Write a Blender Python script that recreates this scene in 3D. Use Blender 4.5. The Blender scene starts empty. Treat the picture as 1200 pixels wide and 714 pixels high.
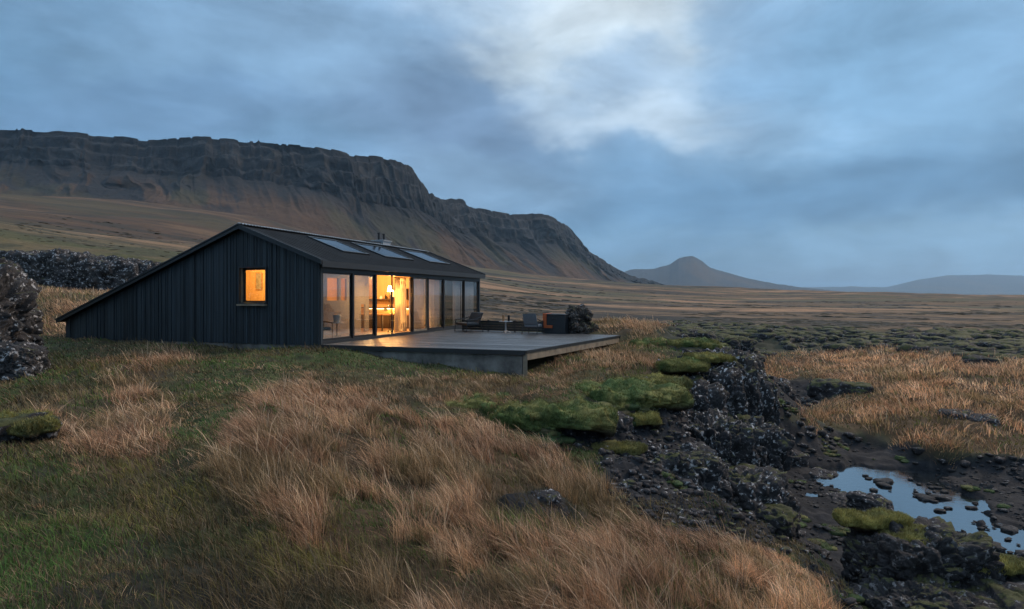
import bpy, bmesh, math, random
import numpy as np
from mathutils import Vector, Matrix

R = math.radians
scene = bpy.context.scene
COL = scene.collection
rng = np.random.default_rng(7)
random.seed(7)

# ------------------------------------------------------------------ camera
F = 760.0                       # focal length in photo pixels (1200 wide)
CX, HY = 600.0, 348.0           # principal column, horizon row of the photo
cam_d = bpy.data.cameras.new('camera')
cam = bpy.data.objects.new('camera', cam_d); COL.objects.link(cam)
cam.location = (0, 0, 0); cam.rotation_euler = (R(90), 0, 0)
cam_d.sensor_width = 36; cam_d.lens = 36 * F / 1200
cam_d.shift_y = -9.0 / 1200
cam_d.clip_start = 0.1; cam_d.clip_end = 80000
scene.camera = cam

# ------------------------------------------------------------------ world / sky
SUN_EL, SUN_AZ = R(38), R(62)    # azimuth measured from +Y towards +X
def sky_world():
    w = bpy.data.worlds.new('World'); scene.world = w; w.use_nodes = True
    nt = w.node_tree; nt.nodes.clear(); N = nt.nodes.new; L = nt.links.new
    out = N('ShaderNodeOutputWorld'); bg = N('ShaderNodeBackground'); L(bg.outputs[0], out.inputs[0])
    tc = N('ShaderNodeTexCoord')
    def noise(scale, detail, rough, stretch, off=(0, 0, 0), dist=0.0):
        mp = N('ShaderNodeMapping'); mp.inputs['Scale'].default_value = stretch; mp.inputs['Location'].default_value = off
        L(tc.outputs['Generated'], mp.inputs[0])
        n = N('ShaderNodeTexNoise'); n.inputs['Scale'].default_value = scale; n.inputs['Detail'].default_value = detail
        n.inputs['Roughness'].default_value = rough; n.inputs['Distortion'].default_value = dist
        L(mp.outputs[0], n.inputs['Vector']); return n
    def vm(op, a, b):
        m = N('ShaderNodeVectorMath'); m.operation = op
        for i, v in enumerate((a, b)):
            if v is None: continue
            if hasattr(v, 'is_linked'): L(v, m.inputs[i])
            else: m.inputs[i].default_value = v
        return m
    def mth(op, a, b=None, c=False):
        m = N('ShaderNodeMath'); m.operation = op; m.use_clamp = c
        for i, v in enumerate((a, b)):
            if v is None: continue
            if hasattr(v, 'is_linked'): L(v, m.inputs[i])
            else: m.inputs[i].default_value = v
        return m.outputs[0]
    # direction, torn by cloud noise so that the openings get ragged cloud edges
    n1 = noise(3.2, 6, 0.55, (1, 1, 1.9)); n2 = noise(9.0, 5, 0.55, (1, 1, 1.8), (3, 1, 2))
    d1 = vm('SUBTRACT', n1.outputs['Color'], (.5, .5, .5)).outputs[0]
    d2 = vm('SUBTRACT', n2.outputs['Color'], (.5, .5, .5)).outputs[0]
    s1 = vm('MULTIPLY', d1, (.34, .34, .24)).outputs[0]; s2 = vm('MULTIPLY', d2, (.06, .06, .045)).outputs[0]
    p = vm('ADD', vm('ADD', tc.outputs['Generated'], s1).outputs[0], s2).outputs[0]
    # vertical gradient of the cloud layer
    sep = N('ShaderNodeSeparateXYZ'); L(p, sep.inputs[0])
    cr = N('ShaderNodeValToRGB'); cr.color_ramp.interpolation = 'EASE'
    e = cr.color_ramp.elements
    e[0].position = 0.0; e[0].color = (.090, .190, .310, 1)
    e[1].position = 1.0; e[1].color = (.40, .52, .66, 1)
    for pos, c in ((.07, (.125, .240, .370)), (.13, (.110, .215, .335)), (.20, (.130, .235, .360)), (.30, (.150, .255, .385)), (.42, (.150, .250, .375)), (.6, (.33, .43, .55))):
        k = e.new(pos); k.color = (*c, 1)
    L(sep.outputs['Z'], cr.inputs[0])
    cur = cr.outputs[0]
    # nishita sky showing faintly through the thin parts
    sky = N('ShaderNodeTexSky'); sky.sky_type = 'NISHITA'; sky.sun_disc = False
    sky.sun_elevation = SUN_EL; sky.sun_rotation = SUN_AZ
    sk = vm('SCALE', sky.outputs[0], None); sk.inputs['Scale'].default_value = 0.006
    cur = vm('ADD', cur, sk.outputs[0]).outputs[0]
    # cloud masses and openings: (photo px, py, half width, half height, colour, strength)
    B = [(30, 60, 280, 160, (.085, .190, .320), .8),
         (300, 40, 220, 90, (.165, .270, .400), .6),
         (560, 140, 150, 60, (.125, .205, .325), .75),
         (400, 215, 330, 42, (.120, .220, .355), .6),
         (712, 22, 150, 66, (.47, .545, .60), .95),
         (545, 6, 70, 26, (.30, .41, .55), .5),
         (655, 70, 60, 42, (.42, .51, .58), .6),
         (775, 130, 105, 26, (.40, .50, .60), .85),
         (900, 150, 110, 20, (.27, .40, .55), .6),
         (700, 84, 48, 24, (.22, .33, .47), .75),
         (960, 40, 170, 70, (.165, .295, .445), .6),
         (1080, 90, 200, 120, (.150, .285, .440), .65),
         (560, 185, 110, 50, (.112, .180, .285), .6), (860, 60, 60, 90, (.150, .255, .390), .5), (150, 110, 240, 30, (.105, .190, .315), .6),
         (900, 235, 420, 45, (.098, .195, .320), .85),
         (560, 225, 150, 30, (.200, .315, .455), .5),
         (1060, 305, 240, 17, (.170, .295, .430), .8),
         (760, 300, 150, 12, (.125, .235, .370), .5)]
    for px, py, a, b, c, st in B:
        v = Vector(((px - CX) / F, 1, (HY - py) / F)); ln = v.length; v.normalize()
        sc_ = (F * ln / a, F * ln / a, F * ln / b)
        df = vm('MULTIPLY', vm('SUBTRACT', p, tuple(v)).outputs[0], sc_).outputs[0]
        le = vm('LENGTH', df, None).outputs['Value']
        mr = N('ShaderNodeMapRange'); mr.interpolation_type = 'SMOOTHERSTEP'
        mr.inputs['From Min'].default_value = 1.8; mr.inputs['From Max'].default_value = 0.25
        mr.inputs['To Min'].default_value = 0; mr.inputs['To Max'].default_value = st
        L(le, mr.inputs['Value'])
        mx = N('ShaderNodeMix'); mx.data_type = 'RGBA'
        L(mr.outputs[0], mx.inputs[0]); L(cur, mx.inputs[6]); mx.inputs[7].default_value = (*c, 1)
        cur = mx.outputs[2]
    # soft brightness variation between neighbouring cloud rolls
    n3 = noise(5.5, 9, .60, (1, 1, 2.3), (7, 2, 5), .3)
    mr = N('ShaderNodeMapRange'); mr.inputs['From Min'].default_value = .3; mr.inputs['From Max'].default_value = .7
    mr.inputs['To Min'].default_value = .76; mr.inputs['To Max'].default_value = 1.22
    L(n3.outputs['Fac'], mr.inputs['Value'])
    fin = vm('SCALE', cur, None); L(mr.outputs[0], fin.inputs['Scale'])
    L(fin.outputs[0], bg.inputs['Color']); bg.inputs['Strength'].default_value = 0.92
sky_world()

sd = bpy.data.lights.new('sun', 'SUN'); sd.energy = 1.3; sd.angle = R(22); sd.color = (1.0, .74, .52)
sun = bpy.data.objects.new('sun', sd); COL.objects.link(sun)
sv = Vector((math.sin(SUN_AZ) * math.cos(SUN_EL), math.cos(SUN_AZ) * math.cos(SUN_EL), math.sin(SUN_EL)))
sun.rotation_euler = sv.to_track_quat('Z', 'Y').to_euler(); sun.location = (20, -10, 40)

scene.view_settings.view_transform = 'Standard'; scene.view_settings.look = 'None'
scene.view_settings.exposure = 0.80; scene.view_settings.gamma = 1.0
scene.render.engine = 'CYCLES'
cy = scene.cycles
cy.use_denoising = True; cy.max_bounces = 6; cy.diffuse_bounces = 3; cy.glossy_bounces = 3
cy.transmission_bounces = 4; cy.transparent_max_bounces = 12; cy.volume_bounces = 0
cy.sample_clamp_indirect = 4.0; cy.caustics_reflective = False; cy.caustics_refractive = False
cy.use_adaptive_sampling = True; cy.adaptive_threshold = 0.02

# ------------------------------------------------------------------ numpy noise
def _h(ix, iy, iz, s):
    with np.errstate(over='ignore'):
        h = (ix.astype(np.uint32) * np.uint32(374761393) + iy.astype(np.uint32) * np.uint32(668265263)
             + iz.astype(np.uint32) * np.uint32(2147483647) + np.uint32((s * 1442695041) & 0xffffffff))
        h = (h ^ (h >> np.uint32(13))) * np.uint32(1274126177)
        h = (h ^ (h >> np.uint32(16))) * np.uint32(2246822519)
        h ^= h >> np.uint32(15)
    return h.astype(np.float64) / 4294967295.0
def vnoise(x, y, z=None, s=0):
    x = np.asarray(x, float); y = np.asarray(y, float); z = np.zeros_like(x) if z is None else np.asarray(z, float)
    xi = np.floor(x).astype(np.int64); yi = np.floor(y).astype(np.int64); zi = np.floor(z).astype(np.int64)
    fx, fy, fz = x - xi, y - yi, z - zi
    fx = fx * fx * fx * (fx * (fx * 6 - 15) + 10); fy = fy * fy * fy * (fy * (fy * 6 - 15) + 10); fz = fz * fz * fz * (fz * (fz * 6 - 15) + 10)
    r = 0
    for dx in (0, 1):
        for dy in (0, 1):
            for dz in (0, 1):
                w = (fx if dx else 1 - fx) * (fy if dy else 1 - fy) * (fz if dz else 1 - fz)
                r = r + w * _h(xi + dx, yi + dy, zi + dz, s)
    return r * 2 - 1
def fbm(x, y, z=None, o=4, s=0, g=.5):
    a, r, n = 1, 0, 0
    x = np.asarray(x, float); y = np.asarray(y, float); z = None if z is None else np.asarray(z, float)
    for k in range(o):
        f = 2.03 ** k
        r = r + a * vnoise(x * f + 17.3 * k, y * f - 9.1 * k, None if z is None else z * f + 5.7 * k, s + k); n += a; a *= g
    return r / n
def ridged(x, y, z=None, o=4, s=0):
    a, r, n = 1, 0, 0
    for k in range(o):
        f = 2.1 ** k
        r = r + a * (1 - np.abs(vnoise(x * f + 3.3 * k, y * f, None if z is None else z * f, s + k))); n += a; a *= .5
    return r / n
def cells(x, y, z, s=0):
    """distance to nearest jittered cell point, that cell's random value, and F2-F1"""
    xi = np.floor(x).astype(np.int64); yi = np.floor(y).astype(np.int64); zi = np.floor(z).astype(np.int64)
    f1 = np.full(x.shape, 9.); f2 = np.full(x.shape, 9.); val = np.zeros(x.shape)
    for dx in (-1, 0, 1):
        for dy in (-1, 0, 1):
            for dz in (-1, 0, 1):
                a, b, c = xi + dx, yi + dy, zi + dz
                px = a + .5 + .8 * (_h(a, b, c, s) - .5); py = b + .5 + .8 * (_h(a, b, c, s + 11) - .5); pz = c + .5 + .8 * (_h(a, b, c, s + 23) - .5)
                d = np.sqrt((x - px) ** 2 + (y - py) ** 2 + (z - pz) ** 2)
                near = d < f1
                f2 = np.where(near, f1, np.minimum(f2, d)); val = np.where(near, _h(a, b, c, s + 37), val); f1 = np.where(near, d, f1)
    return f1, val, f2 - f1
def sstep(a, b, x):
    t = np.clip((x - a) / (b - a), 0, 1); return t * t * (3 - 2 * t)

# ------------------------------------------------------------------ terrain height
CP = []
def P(px, py, h):               # a point of the ground seen at a photo pixel, h metres below the eye
    Y = -h * F / (py - HY); CP.append(((px - CX) / F * Y, Y, h))
def D(px, py, Y):               # the same, given by its distance
    CP.append(((px - CX) / F * Y, Y, (HY - py) / F * Y))
def W(X, Y, h): CP.append((X, Y, h))
for a in [(-300,714,-2.5),(0,714,-2.7),(200,714,-2.8),(400,714,-2.85),(600,714,-2.95),(800,714,-3.2),(900,714,-3.45),(965,714,-3.8),
          (1010,714,-5.1),(1100,714,-5.5),(1300,714,-5.6),(-200,600,-2.5),
          (0,640,-2.6),(200,640,-2.7),(400,640,-2.75),(600,640,-2.95),(700,640,-3.15),(800,650,-3.5),(880,655,-4.0),(935,650,-4.9),(965,630,-5.5),
          (0,560,-2.4),(200,560,-2.5),(350,540,-2.4),(450,560,-2.6),(550,560,-2.8),(640,570,-3.0),(700,590,-3.25),(760,600,-3.5),(830,610,-4.0),(895,615,-4.7),(930,595,-5.5),
          (-60,520,-2.2),(10,515,-2.2),(12,484,-2.5),(30,462,-2.1),(110,500,-2.35),(200,500,-2.35),(300,480,-2.15),(400,480,-2.25),(500,490,-2.4),(560,480,-2.5),(590,505,-2.75),
          (160,455,-2.2),(130,440,-2.0),(200,430,-1.95),(300,430,-1.9),
          (610,474,-2.4),(650,476,-2.42),(690,470,-2.42),(720,456,-2.35),(760,450,-2.35),(790,438,-2.3),(830,425,-2.25),(852,414,-2.1),(872,416,-2.2),
          (625,512,-2.95),(670,518,-3.1),(705,510,-3.0),(735,512,-3.05),(690,550,-3.15),
          (740,545,-3.3),(790,490,-2.85),(800,530,-3.5),(830,500,-3.5),(850,545,-4.5),(880,545,-5.2),(800,575,-3.7),(860,590,-4.5),(862,470,-3.4),
          (905,545,-5.5),(930,560,-5.55),(950,600,-5.6),(1000,580,-5.6),(1100,600,-5.6),(1200,640,-5.6),(1000,525,-5.5),(900,482,-5.4),(885,455,-5.25),(940,468,-5.3),(1200,565,-5.5),(1100,548,-5.5),(1350,600,-5.5),
          (930,487,-5.05),(1000,507,-5.05),(1100,528,-5.0),(1200,542,-5.1),
          (890,436,-4.7),(950,440,-4.5),(1050,440,-4.1),(1150,470,-4.2),(1050,480,-4.6),(1100,415,-3.6),(1200,440,-3.7),(1350,450,-3.8),(900,412,-4.0),(1000,408,-3.7),(980,462,-4.6),
          (1000,395,-3.2),(1100,398,-3.2),(1200,405,-3.3),(900,395,-3.1),(850,400,-2.9),(815,392,-2.2),(790,395,-2.1),
          (1200,385,-3.2),(1000,378,-3.1),(880,376,-3.0),(800,374,-2.7),(900,362,-3.4),(1200,362,-3.4),(1400,362,-3.4),(700,366,-2.3),(760,360,-2.8),
          (660,452,-2.35),(640,440,-2.3),(700,430,-2.15),(750,425,-2.1),(780,410,-1.95),(560,450,-2.35),(450,440,-2.15),(375,425,-1.95),
          (700,385,-1.4),(735,388,-1.45),(760,385,-1.35)]: P(*a)
for a in [(75,398,25.2),(225,404,23.4),(375,410,21.4),(450,419,20.7),(530,431,19.9),(612,443,19.1),(640,430,20.6),(690,414,23.8),(727,402,26.8),
          (40,436,18.0),(-60,440,18.0),(110,405,23.0),(95,378,28),(60,362,30),(0,372,27),(110,350,34),(150,345,40),(20,345,33),
          (60,294,62),(150,298,60),(-60,286,60),(220,297,80),(0,272,150),(100,277,150),(220,284,170),(-100,262,160),(330,300,150),
          (0,252,450),(150,256,450),(260,262,450),(-150,240,450),(0,232,800),(150,236,850),(300,255,800),(-150,220,800),(400,285,800),
          (480,312,500),(560,322,800),(560,338,400),(640,325,1300),(640,341,500),(700,330,2000),(740,338,2200),(800,342,2600),(560,350,180),(600,360,95),(650,352,200),(720,345,600),
          (500,368,60),(440,372,55),(860,345.5,2000),(990,343.8,1500),(1060,345.0,1500),(1200,346.0,1500),(1400,346,1500),(900,352,600),(1200,352,600),(1000,348.3,8000),(1400,348.3,8000),(700,347,8000),(0,300,8000)]: D(*a)
for a in [(-6,28,-1.85),(-3,32,-1.9),(-10,30,-1.8),(0,27,-2.1),(2,25,-2.1),(-12.5,27,-1.65),(-8,24,-1.85),(-5,36,-1.9),(-14,34,-1.2),(2.6,30,-1.7),(0,31,-1.9),(4.6,29.5,-1.5),(-3,24,-2.0),
          (0,2,-2.8),(3.0,3.5,-3.3),(-5,3,-2.6),(6.5,3,-5.4),(5.0,7,-5.2),(6,8.5,-5.5),(9,9,-5.6),(8,5,-5.6),(12,10,-5.6),(12,14,-5.6),
          (-2,1.5,-2.7),(2,1.5,-3.0),(4,2,-4.4),(-6,5,-2.55),(-9,8,-2.5),(-14,13,-2.3),(-20,17,-1.9),(-26,22,-1.2),(-40,32,2),(18,15,-5.6),(26,20,-5.5),(34,27,-4.8),(45,35,-4),(60,45,-3.5),(200,150,-3.4),(1500,1100,-3),(-1500,1100,250),(-200,150,25)]: W(*a)
CP = np.array(CP)
def tl(X, Y):
    return np.arctan2(X, np.maximum(Y, 1e-3)) , np.log(np.hypot(X, Y) + 1e-3)
def _k(a, b, a2, b2): return np.sqrt((a - a2) ** 2 + (b - b2) ** 2 + .012 ** 2)
_ta, _tb = tl(CP[:, 0], CP[:, 1])
_A = _k(_ta[:, None], _tb[:, None], _ta[None], _tb[None]); n_ = len(CP)
_M = np.zeros((n_ + 1, n_ + 1)); _M[:n_, :n_] = _A - 0.002 * np.eye(n_); _M[:n_, n_] = 1; _M[n_, :n_] = 1
_w = np.linalg.solve(_M, np.concatenate([CP[:, 2], [0]]))
def base_h(X, Y):
    X = np.asarray(X, float); Y = np.asarray(Y, float)
    r = np.hypot(X, Y); th = np.arctan2(X, Y)
    a = np.clip(th, -.95, .95); b = np.log(np.clip(r, 2.0, 12000))
    out = np.empty(a.shape); af, bf, of = a.ravel(), b.ravel(), out.ravel()
    for i in range(0, af.size, 20000):
        K = _k(af[i:i + 20000, None], bf[i:i + 20000, None], _ta[None], _tb[None])
        of[i:i + 20000] = K @ _w[:n_] + _w[n_]
    out = of.reshape(a.shape)
    back = sstep(.95, 1.9, np.abs(th))
    return out * (1 - back) + (-3.0) * back
# photo-pixel polygons used to lay out what grows where
def ppoly(pts):
    p = np.array(pts, float)
    def f(x, y):                # signed distance in px, positive inside
        d = np.full(x.shape, 1e9); ins = np.zeros(x.shape, bool)
        for i in range(len(p)):
            a, b = p[i], p[(i + 1) % len(p)]
            e = b - a; t = np.clip(((x - a[0]) * e[0] + (y - a[1]) * e[1]) / (e @ e), 0, 1)
            d = np.minimum(d, np.hypot(x - a[0] - t * e[0], y - a[1] - t * e[1]))
            c = (a[1] > y) != (b[1] > y)
            with np.errstate(divide='ignore', invalid='ignore'):
                xi = a[0] + (y - a[1]) * e[0] / (e[1] if e[1] else 1e-9)
            ins ^= c & (x < xi)
        return np.where(ins, d, -d)
    return f
TAN = [(ppoly([(300,470),(330,452),(420,447),(470,478),(560,500),(640,530),(700,560),(760,600),(880,640),(985,714),(1000,1500),(500,1500),(430,714),(380,650),(300,600),(235,568),(262,530)]), 1.0),
       (ppoly([(120,420),(200,406),(232,420),(190,450),(205,480),(190,540),(150,560),(85,545),(35,490),(60,478),(110,490),(130,450)]), .95),
       (ppoly([(872,425),(930,412),(1050,402),(1500,420),(1500,545),(1100,532),(1000,510),(922,492),(955,470),(1000,455),(960,442),(890,447)]), 1.0),
       (ppoly([(590,445),(618,440),(625,425),(730,398),(785,425),(770,443),(690,443),(650,468),(600,475),(500,480),(430,452),(470,442)]), .8),
       (ppoly([(690,362),(770,366),(810,385),(770,402),(715,396)]), 1.0),
       (ppoly([(40,340),(140,340),(150,392),(60,395)]), .95),
       (ppoly([(700,590),(760,560),(880,640),(985,714),(985,900),(500,900),(560,640)]), 1.0)]
BARE = [ppoly([(868,436),(900,446),(960,443),(985,458),(925,490),(1000,512),(1100,534),(1500,548),(1500,1500),(1010,1500),(985,714),(925,640),(895,600),(880,540)]),
        ppoly([(610,494),(640,500),(700,490),(745,470),(790,446),(850,424),(880,415),(896,540),(920,600),(930,640),(925,650),(860,632),(780,612),(715,570),(700,520),(640,528)]),
        ppoly([(575,590),(640,575),(690,590),(650,612),(600,606)])]
DARKP = ppoly([(60,690),(190,640),(300,660),(330,700),(250,760),(60,760)])
LAVA = ppoly([(760,392),(800,378),(900,384),(1060,390),(1500,395),(1500,432),(1150,424),(1050,408),(930,414),(880,420),(800,416)])
POND = [ppoly([(938,545),(985,545),(1075,553),(1128,566),(1100,575),(1140,592),(1152,604),(1150,622),(1095,620),(1062,609),(1040,600),(1005,596),(985,580),(990,570),(960,566)]),
        ppoly([(1135,615),(1180,622),(1280,640),(1300,700),(1200,680),(1155,655)])]
ZW = -5.62
def proj(X, Y, Z):
    Yc = np.maximum(Y, .3); return CX + F * X / Yc, HY - F * Z / Yc
def ground(X, Y, full=False):
    X = np.asarray(X, float); Y = np.asarray(Y, float)
    h = base_h(X, Y); r = np.hypot(X, Y)
    px, py = proj(X, Y, h)
    nx = 14 * fbm(X * .9, Y * .9, o=3, s=3); ny = 9 * fbm(X * .9, Y * .9, o=3, s=5)
    x2 = px + nx; y2 = py + ny * np.clip((py - HY) / 120, .1, 1.5)
    tan = np.zeros(h.shape); front = Y > 1
    for f, st in TAN: tan = np.maximum(tan, st * sstep(-26, 20, f(x2, y2)))
    bare = np.zeros(h.shape)
    for f in BARE: bare = np.maximum(bare, sstep(-7, 7, f(x2, y2)))
    bare *= front; tan *= front * (1 - bare)
    lava = sstep(-4, 4, LAVA(x2, y2)) * front
    pond = np.zeros(h.shape)
    for f in POND: pond = np.maximum(pond, sstep(-7, 5, f(px + 26 * fbm(X * 1.4, Y * 1.4, o=4, s=31), py + 14 * fbm(X * 1.4, Y * 1.4, o=4, s=33))))
    pond *= front
    amp = np.clip(r / 60, .5, 60)
    near = 1 - sstep(50, 120, r)
    z = h + near * (.15 * fbm(X * .55, Y * .55, o=3, s=1) + .09 * fbm(X * 2.2, Y * 2.2, o=3, s=2))
    z += near * tan * (.10 * fbm(X * .9, Y * .9, o=2, s=8))
    z += bare * near * (.16 * (fbm(X * 1.3, Y * 1.3, o=4, s=12)) + .05 * fbm(X * 7, Y * 7, o=3, s=13))
    z += lava * (.55 * (ridged(X * .22, Y * .22, o=4, s=21) - .62) + .12 * fbm(X * 1.7, Y * 1.7, o=3, s=23))
    far = sstep(60, 200, r)
    z += far * np.clip(r / 300, 0, 5) * (.55 * fbm(X / 45, Y / 45, o=4, s=41) + 1.2 * fbm(X / 190, Y / 190, o=3, s=44)) * (1 - sstep(900, 1600, r) * .4)
    # gully floor kept just above the water, pond bed under it
    flat = bare * sstep(-5.0, -5.3, h)
    z = z * (1 - flat) + flat * (ZW + .08 + np.maximum((h + 5.55) * .7, -.02) + .14 * fbm(X * 1.3, Y * 1.3, o=4, s=12) + .03 * fbm(X * 7, Y * 7, o=3, s=13))
    z = z - pond * .36
    if full: return z, px, py, tan, bare, lava, pond
    return z

# ------------------------------------------------------------------ mesh / object helpers
def new_mesh(name, V, Fc, mats=(), parent=None, smooth=False):
    me = bpy.data.meshes.new(name); me.from_pydata([tuple(v) for v in V], [], [tuple(f) for f in Fc]); me.update()
    return finish(name, me, mats, parent, smooth)
def np_mesh(name, V, loops, sizes, mats=(), parent=None, smooth=False, col=None):
    me = bpy.data.meshes.new(name); V = np.asarray(V, np.float32)
    me.vertices.add(len(V)); me.vertices.foreach_set('co', V.ravel())
    me.loops.add(len(loops)); me.loops.foreach_set('vertex_index', np.asarray(loops, np.int32))
    st = np.concatenate([[0], np.cumsum(sizes)[:-1]]).astype(np.int32)
    me.polygons.add(len(sizes)); me.polygons.foreach_set('loop_start', st)
    try: me.polygons.foreach_set('loop_total', np.asarray(sizes, np.int32))
    except Exception: pass
    me.update(calc_edges=True)
    if col is not None:
        at = me.color_attributes.new('Col', 'FLOAT_COLOR', 'POINT')
        c = np.ones((len(V), 4), np.float32); c[:, :3] = col; at.data.foreach_set('color', c.ravel())
    return finish(name, me, mats, parent, smooth)
def finish(name, me, mats, parent, smooth):
    o = bpy.data.objects.new(name, me); COL.objects.link(o)
    for m in (mats if isinstance(mats, (list, tuple)) else [mats]): me.materials.append(m)
    if smooth: me.polygons.foreach_set('use_smooth', [True] * len(me.polygons))
    if parent: o.parent = parent
    return o
def tag(o, label=None, cat=None, group=None, kind=None):
    if label: o['label'] = label
    if cat: o['category'] = cat
    if group: o['group'] = group
    if kind: o['kind'] = kind
    return o
def empty(name, loc, rz=0, label=None, cat=None, group=None):
    o = bpy.data.objects.new(name, None); COL.objects.link(o); o.location = loc; o.rotation_euler = (0, 0, rz)
    o.empty_display_size = .2
    return tag(o, label, cat, group)
class MB:
    def __init__(s): s.v = []; s.f = []
    def add(s, V, Fc):
        b = len(s.v); s.v += [tuple(v) for v in V]; s.f += [tuple(i + b for i in f) for f in Fc]; return s
    def box(s, x0, x1, y0, y1, z0, z1):
        return s.add([(x0,y0,z0),(x1,y0,z0),(x1,y1,z0),(x0,y1,z0),(x0,y0,z1),(x1,y0,z1),(x1,y1,z1),(x0,y1,z1)],
                     [(0,3,2,1),(4,5,6,7),(0,1,5,4),(1,2,6,5),(2,3,7,6),(3,0,4,7)])
    def prism(s, poly, d):          # poly: planar list of 3D points, d: extrusion vector
        n = len(poly); d = Vector(d)
        V = [Vector(p) for p in poly] + [Vector(p) + d for p in poly]
        return s.add(V, [tuple(range(n))[::-1], tuple(range(n, 2 * n))] + [(i, (i + 1) % n, n + (i + 1) % n, n + i) for i in range(n)])
    def tube(s, pts, r, n=8):
        pts = [Vector(p) for p in pts]; V = []; Fc = []
        for i, p in enumerate(pts):
            t = (pts[min(i + 1, len(pts) - 1)] - pts[max(i - 1, 0)]).normalized()
            a = t.cross(Vector((0, 0, 1))); a = a.normalized() if a.length > 1e-3 else Vector((1, 0, 0)); b = t.cross(a)
            rr = r[i] if isinstance(r, (list, tuple)) else r
            V += [p + rr * (math.cos(2 * math.pi * k / n) * a + math.sin(2 * math.pi * k / n) * b) for k in range(n)]
        for i in range(len(pts) - 1):
            Fc += [(i * n + k, i * n + (k + 1) % n, (i + 1) * n + (k + 1) % n, (i + 1) * n + k) for k in range(n)]
        Fc += [tuple(range(n))[::-1], tuple((len(pts) - 1) * n + k for k in range(n))]
        return s.add(V, Fc)
    def build(s, name, mat, parent=None, bevel=0, smooth=False):
        o = new_mesh(name, s.v, s.f, mat, parent, smooth)
        bm = bmesh.new(); bm.from_mesh(o.data); bmesh.ops.recalc_face_normals(bm, faces=bm.faces); bm.to_mesh(o.data); bm.free()
        if bevel:
            m = o.modifiers.new('bevel', 'BEVEL'); m.width = bevel; m.segments = 2; m.limit_method = 'ANGLE'
        return o

# ------------------------------------------------------------------ materials
def mat(name, base=(.5, .5, .5), rough=.8, metal=0.0, var=0.0, scale=5.0, stretch=(1, 1, 1), bump=0.0, bscale=None, island=0.0, spec=.5, coords='Object', detail=6):
    m = bpy.data.materials.new(name); m.use_nodes = True; nt = m.node_tree; N = nt.nodes.new; L = nt.links.new
    b = nt.nodes['Principled BSDF']; b.inputs['Base Color'].default_value = (*base, 1); b.inputs['Roughness'].default_value = rough
    b.inputs['Metallic'].default_value = metal; b.inputs['Specular IOR Level'].default_value = spec
    if var or bump or island:
        tc = N('ShaderNodeTexCoord'); mp = N('ShaderNodeMapping'); mp.inputs['Scale'].default_value = stretch; L(tc.outputs[coords], mp.inputs[0])
        n = N('ShaderNodeTexNoise'); n.inputs['Scale'].default_value = scale; n.inputs['Detail'].default_value = detail; n.inputs['Roughness'].default_value = .62
        L(mp.outputs[0], n.inputs['Vector'])
        mr = N('ShaderNodeMapRange'); mr.inputs['From Min'].default_value = .3; mr.inputs['From Max'].default_value = .7
        mr.inputs['To Min'].default_value = 1 - var; mr.inputs['To Max'].default_value = 1 + var; L(n.outputs['Fac'], mr.inputs['Value'])
        fac = mr.outputs[0]
        if island:
            g = N('ShaderNodeNewGeometry'); m2 = N('ShaderNodeMapRange'); m2.inputs['To Min'].default_value = 1 - island; m2.inputs['To Max'].default_value = 1 + island
            L(g.outputs['Random Per Island'], m2.inputs['Value']); mu = N('ShaderNodeMath'); mu.operation = 'MULTIPLY'
            L(fac, mu.inputs[0]); L(m2.outputs[0], mu.inputs[1]); fac = mu.outputs[0]
        vs = N('ShaderNodeVectorMath'); vs.operation = 'SCALE'; vs.inputs[0].default_value = base; L(fac, vs.inputs['Scale'])
        L(vs.outputs[0], b.inputs['Base Color'])
        if bump:
            bp = N('ShaderNodeBump'); bp.inputs['Strength'].default_value = bump; bp.inputs['Distance'].default_value = .02
            n2 = n
            if bscale:
                n2 = N('ShaderNodeTexNoise'); n2.inputs['Scale'].default_value = bscale; n2.inputs['Detail'].default_value = 6; L(mp.outputs[0], n2.inputs['Vector'])
            L(n2.outputs['Fac'], bp.inputs['Height']); L(bp.outputs[0], b.inputs['Normal'])
    return m
def emit_mat(name, c, s):
    m = bpy.data.materials.new(name); m.use_nodes = True; b = m.node_tree.nodes['Principled BSDF']
    b.inputs['Base Color'].default_value = (*c, 1); b.inputs['Emission Color'].default_value = (*c, 1); b.inputs['Emission Strength'].default_value = s
    return m
def glass_mat(name, ior=1.6, tint=(.86, .9, .9), rough=.0):
    m = bpy.data.materials.new(name); m.use_nodes = True; nt = m.node_tree; nt.nodes.clear(); N = nt.nodes.new; L = nt.links.new
    o = N('ShaderNodeOutputMaterial'); mx = N('ShaderNodeMixShader'); t = N('ShaderNodeBsdfTransparent'); g = N('ShaderNodeBsdfGlossy'); f = N('ShaderNodeFresnel')
    t.inputs[0].default_value = (*tint, 1); g.inputs['Roughness'].default_value = rough; f.inputs[0].default_value = ior
    ge = N('ShaderNodeNewGeometry'); mi = N('ShaderNodeMix'); mi.data_type = 'FLOAT'; mi.inputs[2].default_value = ior; mi.inputs[3].default_value = 1 / ior
    L(ge.outputs['Backfacing'], mi.inputs[0]); L(mi.outputs[0], f.inputs[0])      # same reflectance from both faces of the sheet
    L(f.outputs[0], mx.inputs[0]); L(t.outputs[0], mx.inputs[1]); L(g.outputs[0], mx.inputs[2]); L(mx.outputs[0], o.inputs[0]); return m
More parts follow.
